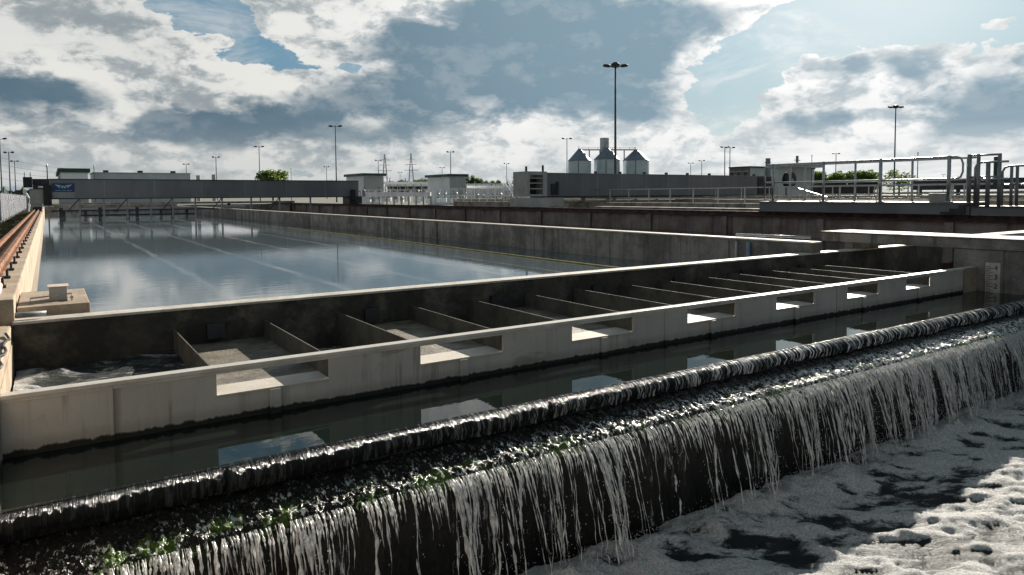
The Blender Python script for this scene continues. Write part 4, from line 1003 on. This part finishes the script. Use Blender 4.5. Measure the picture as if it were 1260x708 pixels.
# ------------------------------------------------------------------ trees
def crown_mesh(seed, n, rw, rh, mat, leaf, sparse=0.):
    rs = random.Random(seed); v = []; f = []
    cl = []
    for k in range(26):
        a = rs.uniform(0, 6.28); rr = rs.uniform(.15, .8)**.6; z = rs.uniform(-.75, .85)
        w_ = math.sqrt(max(.05, 1-z*z)); cl.append((rr*w_*math.cos(a)*rw*.75, rr*w_*math.sin(a)*rw*.75, z*rh*.72, rs.uniform(.22, .42)))
    for k in range(n):
        c = cl[rs.randrange(len(cl))]; d = Vector((rs.gauss(0, 1), rs.gauss(0, 1), rs.gauss(0, 1))).normalized()*rs.uniform(.6, 1.08)
        p = Vector((c[0]+d.x*c[3]*rw, c[1]+d.y*c[3]*rw, c[2]+d.z*c[3]*rh*.8)); s_ = leaf*rs.uniform(.6, 1.5)
        u = Vector((rs.gauss(0, 1), rs.gauss(0, 1), rs.gauss(0, 1))).normalized(); w2 = u.orthogonal().normalized()
        b = len(v); v += [tuple(p+u*s_), tuple(p+w2*s_*.7), tuple(p-u*s_), tuple(p-w2*s_*.7)]; f.append((b, b+1, b+2, b+3))
    me = bpy.data.meshes.new('crown'); me.from_pydata(v, [], f); me.materials.append(M[mat]); return me
def trunk_mesh(seed, h, rw):
    rs = random.Random(seed); mb = MB(); mb.tube([(0, 0, 0), (0, 0, h*.4), (rs.gauss(0, .1), 0, h*.8)], [h*.035, h*.028, h*.012], 8)
    for k in range(7): a = rs.uniform(0, 6.28); z = h*rs.uniform(.25, .6); mb.tube([(0, 0, z), (rw*.4*math.cos(a), rw*.4*math.sin(a), z+h*.15), (rw*.75*math.cos(a), rw*.75*math.sin(a), z+h*.3)], [h*.016, h*.01, h*.004], 6)
    me = bpy.data.meshes.new('trunk'); me.from_pydata(mb.v, [], mb.f); me.materials.append(M['bark']); return me
CM = [crown_mesh(s, 2600, 1, 1, m_, .055) for s, m_ in ((1, 'leaf'), (2, 'leaf'), (3, 'leafd'), (4, 'leafd'))]; CS = crown_mesh(9, 1100, 1, 1, 'leaf', .045)
TM = [trunk_mesh(s, 1.6, 1) for s in (1, 2)]
def tree(px, yt, hw, D, label, cm, group, ybase=None):
    p = atD(px, yt, D); H = p[2]-.3; rw = hw/859*D*1.3; t = thing('tree', label, 'tree', (p[0], p[1], .3), group)
    rh = H*.46
    c = bpy.data.objects.new('crown', cm); col.objects.link(c); c.parent = t; c.location = (0, 0, H-rh*1.0); c.scale = (rw, rw, rh); c.rotation_euler = (0, 0, random.uniform(0, 6.3))
    k = bpy.data.objects.new('trunk', TM[int(px) % 2]); col.objects.link(k); k.parent = t; k.scale = (rw*.8, rw*.8, H/1.6*.95)
tree(335, 205, 19, 220, 'round fresh green tree rising behind the left bridge', CM[0], None)
for i, (px, yt, hw, lab) in enumerate(((1010, 208, 14, 'leftmost of the bright green trees behind the walkway railing'), (1032, 208, 13, 'second from left of the bright green trees behind the walkway railing'), (1054, 207, 14, 'third from left of the bright green trees, behind the railing posts'), (1070, 206.5, 14, 'fourth bright green tree, widest of the row behind the railing'), (1107, 205, 18, 'loose twiggy green tree around the tall dark lamp at right'))):
    tree(px, yt, hw, 210, lab, CM[i % 2] if i < 4 else CS, 'bright green trees at right')
LT = [(484, 221.5, 7), (493, 220, 8), (503, 221, 7), (513, 219, 8), (523, 217, 9), (545, 214, 10), (559, 213, 10), (573, 214.5, 8), (582, 213, 6), (590, 217, 6), (597, 220, 5), (606, 221, 6), (614, 219.5, 5), (637, 220, 5)]
for i, (px, yt, hw) in enumerate(LT):
    nm = 'tree number %s' % i
    lab = ('distant green tree in the far row, between the pylons' if px in (484, 493, 503) else 'distant green tree in the far row, just left of the middle kiosk' if px in (513, 523) else 'distant green tree in the far row, directly over the middle kiosk roof' if px in (545, 559, 573) else 'distant green tree in the far row, right of the middle kiosk')
    grp = ('far trees between the pylons' if px in (484, 493, 503) else 'far trees left of the middle kiosk' if px in (513, 523) else 'far trees over the middle kiosk' if px in (545, 559, 573) else 'far trees right of the middle kiosk')
    tree(px, yt, hw, 380, lab, CM[2+i % 2] if i % 3 else CM[0], grp)
# wooded banks on the horizon
def ridge(name, a0, a1, D, h, seed):
    n = 400; v = []; f = []
    for i in range(n):
        a = a0+(a1-a0)*i/(n-1); hh = h*(.65+.5*mnoise.noise(Vector((i*.05, seed, 0)))+.3*mnoise.noise(Vector((i*.5, seed, 5))))
        for (dd, zz) in ((0, -1), (4, hh*.6), (14, hh), (40, hh*.9), (60, -1)): v.append(((D+dd)*math.sin(a), (D+dd)*math.cos(a), zz))
    for i in range(n-1):
        for j in range(4): f.append((i*5+j, (i+1)*5+j, (i+1)*5+j+1, i*5+j+1))
    me = bpy.data.meshes.new(name); me.from_pydata(v, [], f); me.materials.append(M['hill']); o = bpy.data.objects.new(name, me); col.objects.link(o); tag(o, kind='structure')
ridge('hills', -.9, -.01, 330, 8.2, 3)
ridge('hills', -3.2, 3.2, 1800, 9, 8)

# ------------------------------------------------------------------ sky
wd = bpy.data.worlds.new('World'); scn.world = wd; wd.use_nodes = True
def soft_sum(T, ae, ells):
    acc = None
    for (px, py, rx, ry, am) in ells:
        a, e = azel(px, py); ia = 859./rx; ie = 859./ry
        d = T.v('MULTIPLY', T.v('SUBTRACT', ae, (a, e, 0)), (ia, ie, 0)); q = T.v('DOT_PRODUCT', d, d)
        g_ = T.m('POWER', 2.718, T.m('MULTIPLY', q, -.9))
        acc = T.m('MULTIPLY', g_, am) if acc is None else T.m('MULTIPLY_ADD', g_, am, acc)
    return acc
DEN = [(620, 30, 60, 20, -.25), (40, 75, 120, 70, 1.), (140, 125, 150, 45, .95), (290, 135, 150, 40, .75), (20, 25, 60, 40, .55), (150, 42, 50, 28, .7), (190, 85, 60, 30, .4), (245, 112, 70, 24, .35),
 (260, 30, 75, 40, -.75), (330, 80, 60, 16, -.45), (272, 52, 24, 9, .75), (85, 3, 28, 14, -.55), (235, 78, 40, 10, -.3),
 (560, 60, 170, 70, 1.), (395, 28, 80, 24, .75), (690, 95, 170, 70, 1.), (850, 20, 110, 35, .8), (640, 0, 280, 40, .5), (960, 3, 45, 16, .5), (370, 75, 40, 14, -.1),
 (440, 80, 42, 9, -.75), (330, 165, 190, 26, .8), (520, 155, 120, 40, .5), (700, 165, 120, 30, .55),
 (895, 112, 50, 36, -.95), (955, 60, 60, 36, -1.0), (1030, 18, 70, 24, -1.0), (865, 150, 30, 20, -.3), (1150, 12, 120, 34, -1.3),
 (1045, 85, 45, 45, .95), (1120, 70, 60, 34, .95), (990, 120, 60, 40, .55), (1080, 140, 70, 35, .5), (1236, 26, 24, 8, .9), (1225, 125, 62, 48, 1.15), (1165, 150, 40, 30, .2), (1200, 62, 50, 14, -.35),
 (300, 205, 400, 22, .35), (900, 190, 400, 28, .45), (1150, 185, 200, 18, .3)]
GRY = [(560, 20, 60, 16, -.5), (690, 150, 40, 22, -.7), (660, 175, 60, 12, -.5), (450, 150, 30, 14, -.5), (560, 165, 50, 14, -.5), (780, 175, 60, 12, -.4), (20, 108, 50, 28, .8), (80, 118, 50, 18, .5), (180, 150, 40, 14, .4), (140, 145, 26, 16, -.6), (265, 120, 26, 16, -.7), (100, 60, 110, 24, -.3), (320, 158, 150, 24, .95), (230, 165, 70, 18, .6), (460, 165, 90, 24, .6), (520, 50, 110, 30, .6), (400, 28, 70, 22, -.5), (470, 12, 60, 14, -.5), (620, 85, 150, 55, 1.1), (740, 60, 110, 48, .8), (640, 25, 170, 30, .55), (840, 25, 60, 20, .35), (860, 20, 60, 14, .3), (740, 140, 90, 28, .75), (800, 105, 30, 30, .3),
 (1050, 72, 26, 20, 1.2), (1130, 76, 26, 16, 1.2), (1230, 128, 48, 34, 1.2), (972, 157, 30, 11, 1.0), (1040, 145, 28, 10, .9), (1000, 100, 25, 12, .6), (905, 165, 30, 8, .6), (1165, 160, 60, 22, .5), (670, 40, 150, 40, .4), (470, 110, 60, 22, .45), (395, 130, 60, 14, .4), (270, 68, 30, 4, .3), (150, 95, 40, 10, .2)]
W = NT(wd.node_tree); wo = W.n('ShaderNodeOutputWorld'); bg = W.n('ShaderNodeBackground'); W.link(bg.outputs[0], wo.inputs[0])
tc = W.n('ShaderNodeTexCoord').outputs['Generated']; dv = W.v('NORMALIZE', tc)
sp_ = W.n('ShaderNodeSeparateXYZ', i_0=dv)
az = W.m('ARCTAN2', sp_.outputs[0], sp_.outputs[1]); el = W.m('ARCSINE', sp_.outputs[2])
ae = W.n('ShaderNodeCombineXYZ', i_0=az, i_1=el).outputs[0]
pn = W.v('MULTIPLY', dv, (1, 1, 1.9))
wn = W.n('ShaderNodeTexNoise', i_Vector=pn, i_Scale=8., i_Detail=4., i_Roughness=.6)
wv = W.v('SUBTRACT', wn.outputs['Color'], (.5, .5, .5))
aew = W.v('ADD', ae, W.v('MULTIPLY', wv, (.13, .075, 0)))
lay = soft_sum(W, aew, DEN); gry = soft_sum(W, aew, GRY)
pw = W.v('ADD', pn, W.v('MULTIPLY', wv, (.05, .05, .05)))
def puff(v):
    f_ = W.noise(v, 9., 9, .60)
    r_ = W.noise(v, 24., 6, .6)
    return f_, W.m('SUBTRACT', 1., W.m('ABSOLUTE', W.m('MULTIPLY_ADD', r_, 4.4, -2.2)))
sr = np.array([SUN[0], SUN[1], SUN[2]])
f0, r0 = puff(pw)
off = W.v('ADD', pw, tuple(sr*.016+np.array([0, 0, .018])))
f1, r1 = puff(off)
d0 = W.m('MULTIPLY_ADD', W.m('SUBTRACT', f0, .5), 1.5, lay); d0 = W.m('MULTIPLY_ADD', W.m('SUBTRACT', .45, r0), -.34, d0)
sky = W.n('ShaderNodeTexSky'); sky.sky_type = 'NISHITA'; sky.sun_disc = False
SEL = math.asin(SUN[2]); SAZ = math.atan2(SUN[0], SUN[1])
sky.sun_elevation = SEL; sky.sun_rotation = SAZ; sky.air_density = 1.2; sky.dust_density = .8; sky.ozone_density = 1.5
STR = .10
cs = W.v('DOT_PRODUCT', dv, tuple(SUN)); glow = W.ss(cs, .62, 1.02); glow2 = W.ss(cs, .955, 1.0)
veil = W.m('MULTIPLY', W.ss(W.noise(W.v('MULTIPLY', dv, (1, 1, 3.)), 5., 8, .65, 1.), .44, .70), .55)
alpha = W.m('MAXIMUM', W.ss(d0, .12, .26), veil)
rel = W.m('MULTIPLY_ADD', W.m('SUBTRACT', f0, f1), 5.5, W.m('MULTIPLY', W.m('SUBTRACT', r0, r1), .30))
rel = W.ss(rel, -.85, .85, -1, 1)
gb = W.noise(pn, 6., 3, .5)
gf = W.m('MULTIPLY_ADD', W.m('SUBTRACT', gb, .5), .9, gry); gf = W.m('MULTIPLY_ADD', W.m('SUBTRACT', f0, .5), .9, gf)
dark = W.m('MULTIPLY', W.ss(gf, -.05, 1.0), W.ss(d0, .20, .95))
relw = W.m('MULTIPLY_ADD', W.ss(gf, .4, 1.0), -.30, .42)
dark = W.m('SUBTRACT', dark, W.m('MULTIPLY', rel, relw), clamp=True)
white = W.mix(glow, (.78, .78, .75), (1., 1., .99))
white = W.mix(W.ss(gb, .40, .66, 0, .35), white, (.40, .45, .47))
grey = W.mix(glow, (.105, .170, .225), (.26, .38, .46))
grey = W.mix(W.ss(f0, .40, .72, 0, .32), grey, (.26, .34, .39))
shade_ = W.m('MULTIPLY', W.ss(rel, -1., .5, 1, 0), W.m('MULTIPLY', W.ss(d0, .2, .5), .62))
white = W.mix(shade_, white, W.mix(glow, (.27, .31, .33), (.50, .57, .61)))
white = W.mix(W.m('MULTIPLY', W.ss(rel, .1, .9), .5), white, W.mix(glow, (.80, .79, .74), (1., 1., .99)))
cc = W.mix(dark, white, grey)
blue = W.mix(glow, (.11, .25, .37), (.30, .50, .62))
skyc = W.mix(.85, W.v('MULTIPLY', sky.outputs[0], (STR, STR, STR)), blue)
fin = W.mix(alpha, skyc, cc)
hz = W.ss(el, .0, .12, .62, 0)
streak = W.noise(W.v('MULTIPLY', dv, (2.2, 2.2, 16)), 2.4, 6, .6)
hcol = W.mix(glow, (.50, .53, .53), (.95, .96, .95)); hcol = W.mix(W.ss(streak, .42, .62, 0, .55), hcol, (.36, .42, .46))
fin = W.mix(hz, fin, hcol)
lpw = W.m('MAXIMUM', glow2, 0)
fin = W.mix(W.m('MULTIPLY', lpw, .25), fin, (1.3, 1.3, 1.27))
# unseen sky behind and overhead, darkened to weaken the ambient light
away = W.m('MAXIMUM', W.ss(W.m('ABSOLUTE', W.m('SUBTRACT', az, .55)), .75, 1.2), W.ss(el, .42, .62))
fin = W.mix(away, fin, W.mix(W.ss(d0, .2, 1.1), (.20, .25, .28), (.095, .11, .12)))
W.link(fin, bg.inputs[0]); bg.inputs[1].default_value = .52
wd.cycles.sampling_method = 'MANUAL'; wd.cycles.sample_map_resolution = 512

# ------------------------------------------------------------------ sun
ld = bpy.data.lights.new('sun', 'SUN'); ld.energy = 5.0; ld.angle = math.radians(.5); ld.color = (1., .93, .82)
so = bpy.data.objects.new('sun', ld); col.objects.link(so); so.rotation_euler = Vector(SUN).to_track_quat('Z', 'Y').to_euler()
# ------------------------------------------------------------------ camera
cd = bpy.data.cameras.new('camera'); cam = bpy.data.objects.new('camera', cd); col.objects.link(cam); scn.camera = cam
cd.sensor_width = 36; cd.lens = 36*F/1260; cd.shift_y = -(354-CY)/1260; cd.clip_start = .05; cd.clip_end = 12000
mw = Matrix(((R[0][0], R[0][1], R[0][2], 0), (R[1][0], R[1][1], R[1][2], 0), (R[2][0], R[2][1], R[2][2], EYE*U), (0, 0, 0, 1)))
cam.matrix_world = mw
# ------------------------------------------------------------------ scale survey units to metres
done = set()
for o in list(scn.objects):
    if o.type == 'MESH' and o.data.name not in done:
        done.add(o.data.name)
        if o.name.split('.')[0] in ('crown', 'trunk'): pass
        else: o.data.transform(Matrix.Scale(U, 4))
    if o.type in ('MESH', 'EMPTY'):
        o.location = Vector(o.location)*U
        if o.name.split('.')[0] in ('crown', 'trunk'): o.scale = Vector(o.scale)*U
vs = scn.view_settings; vs.view_transform = 'Standard'; vs.look = 'None'; vs.gamma = 1; vs.exposure = .95
scn.render.engine = 'CYCLES'
scn.cycles.max_bounces = 8; scn.cycles.transmission_bounces = 6; scn.cycles.transparent_max_bounces = 12
scn.cycles.sample_clamp_indirect = 6
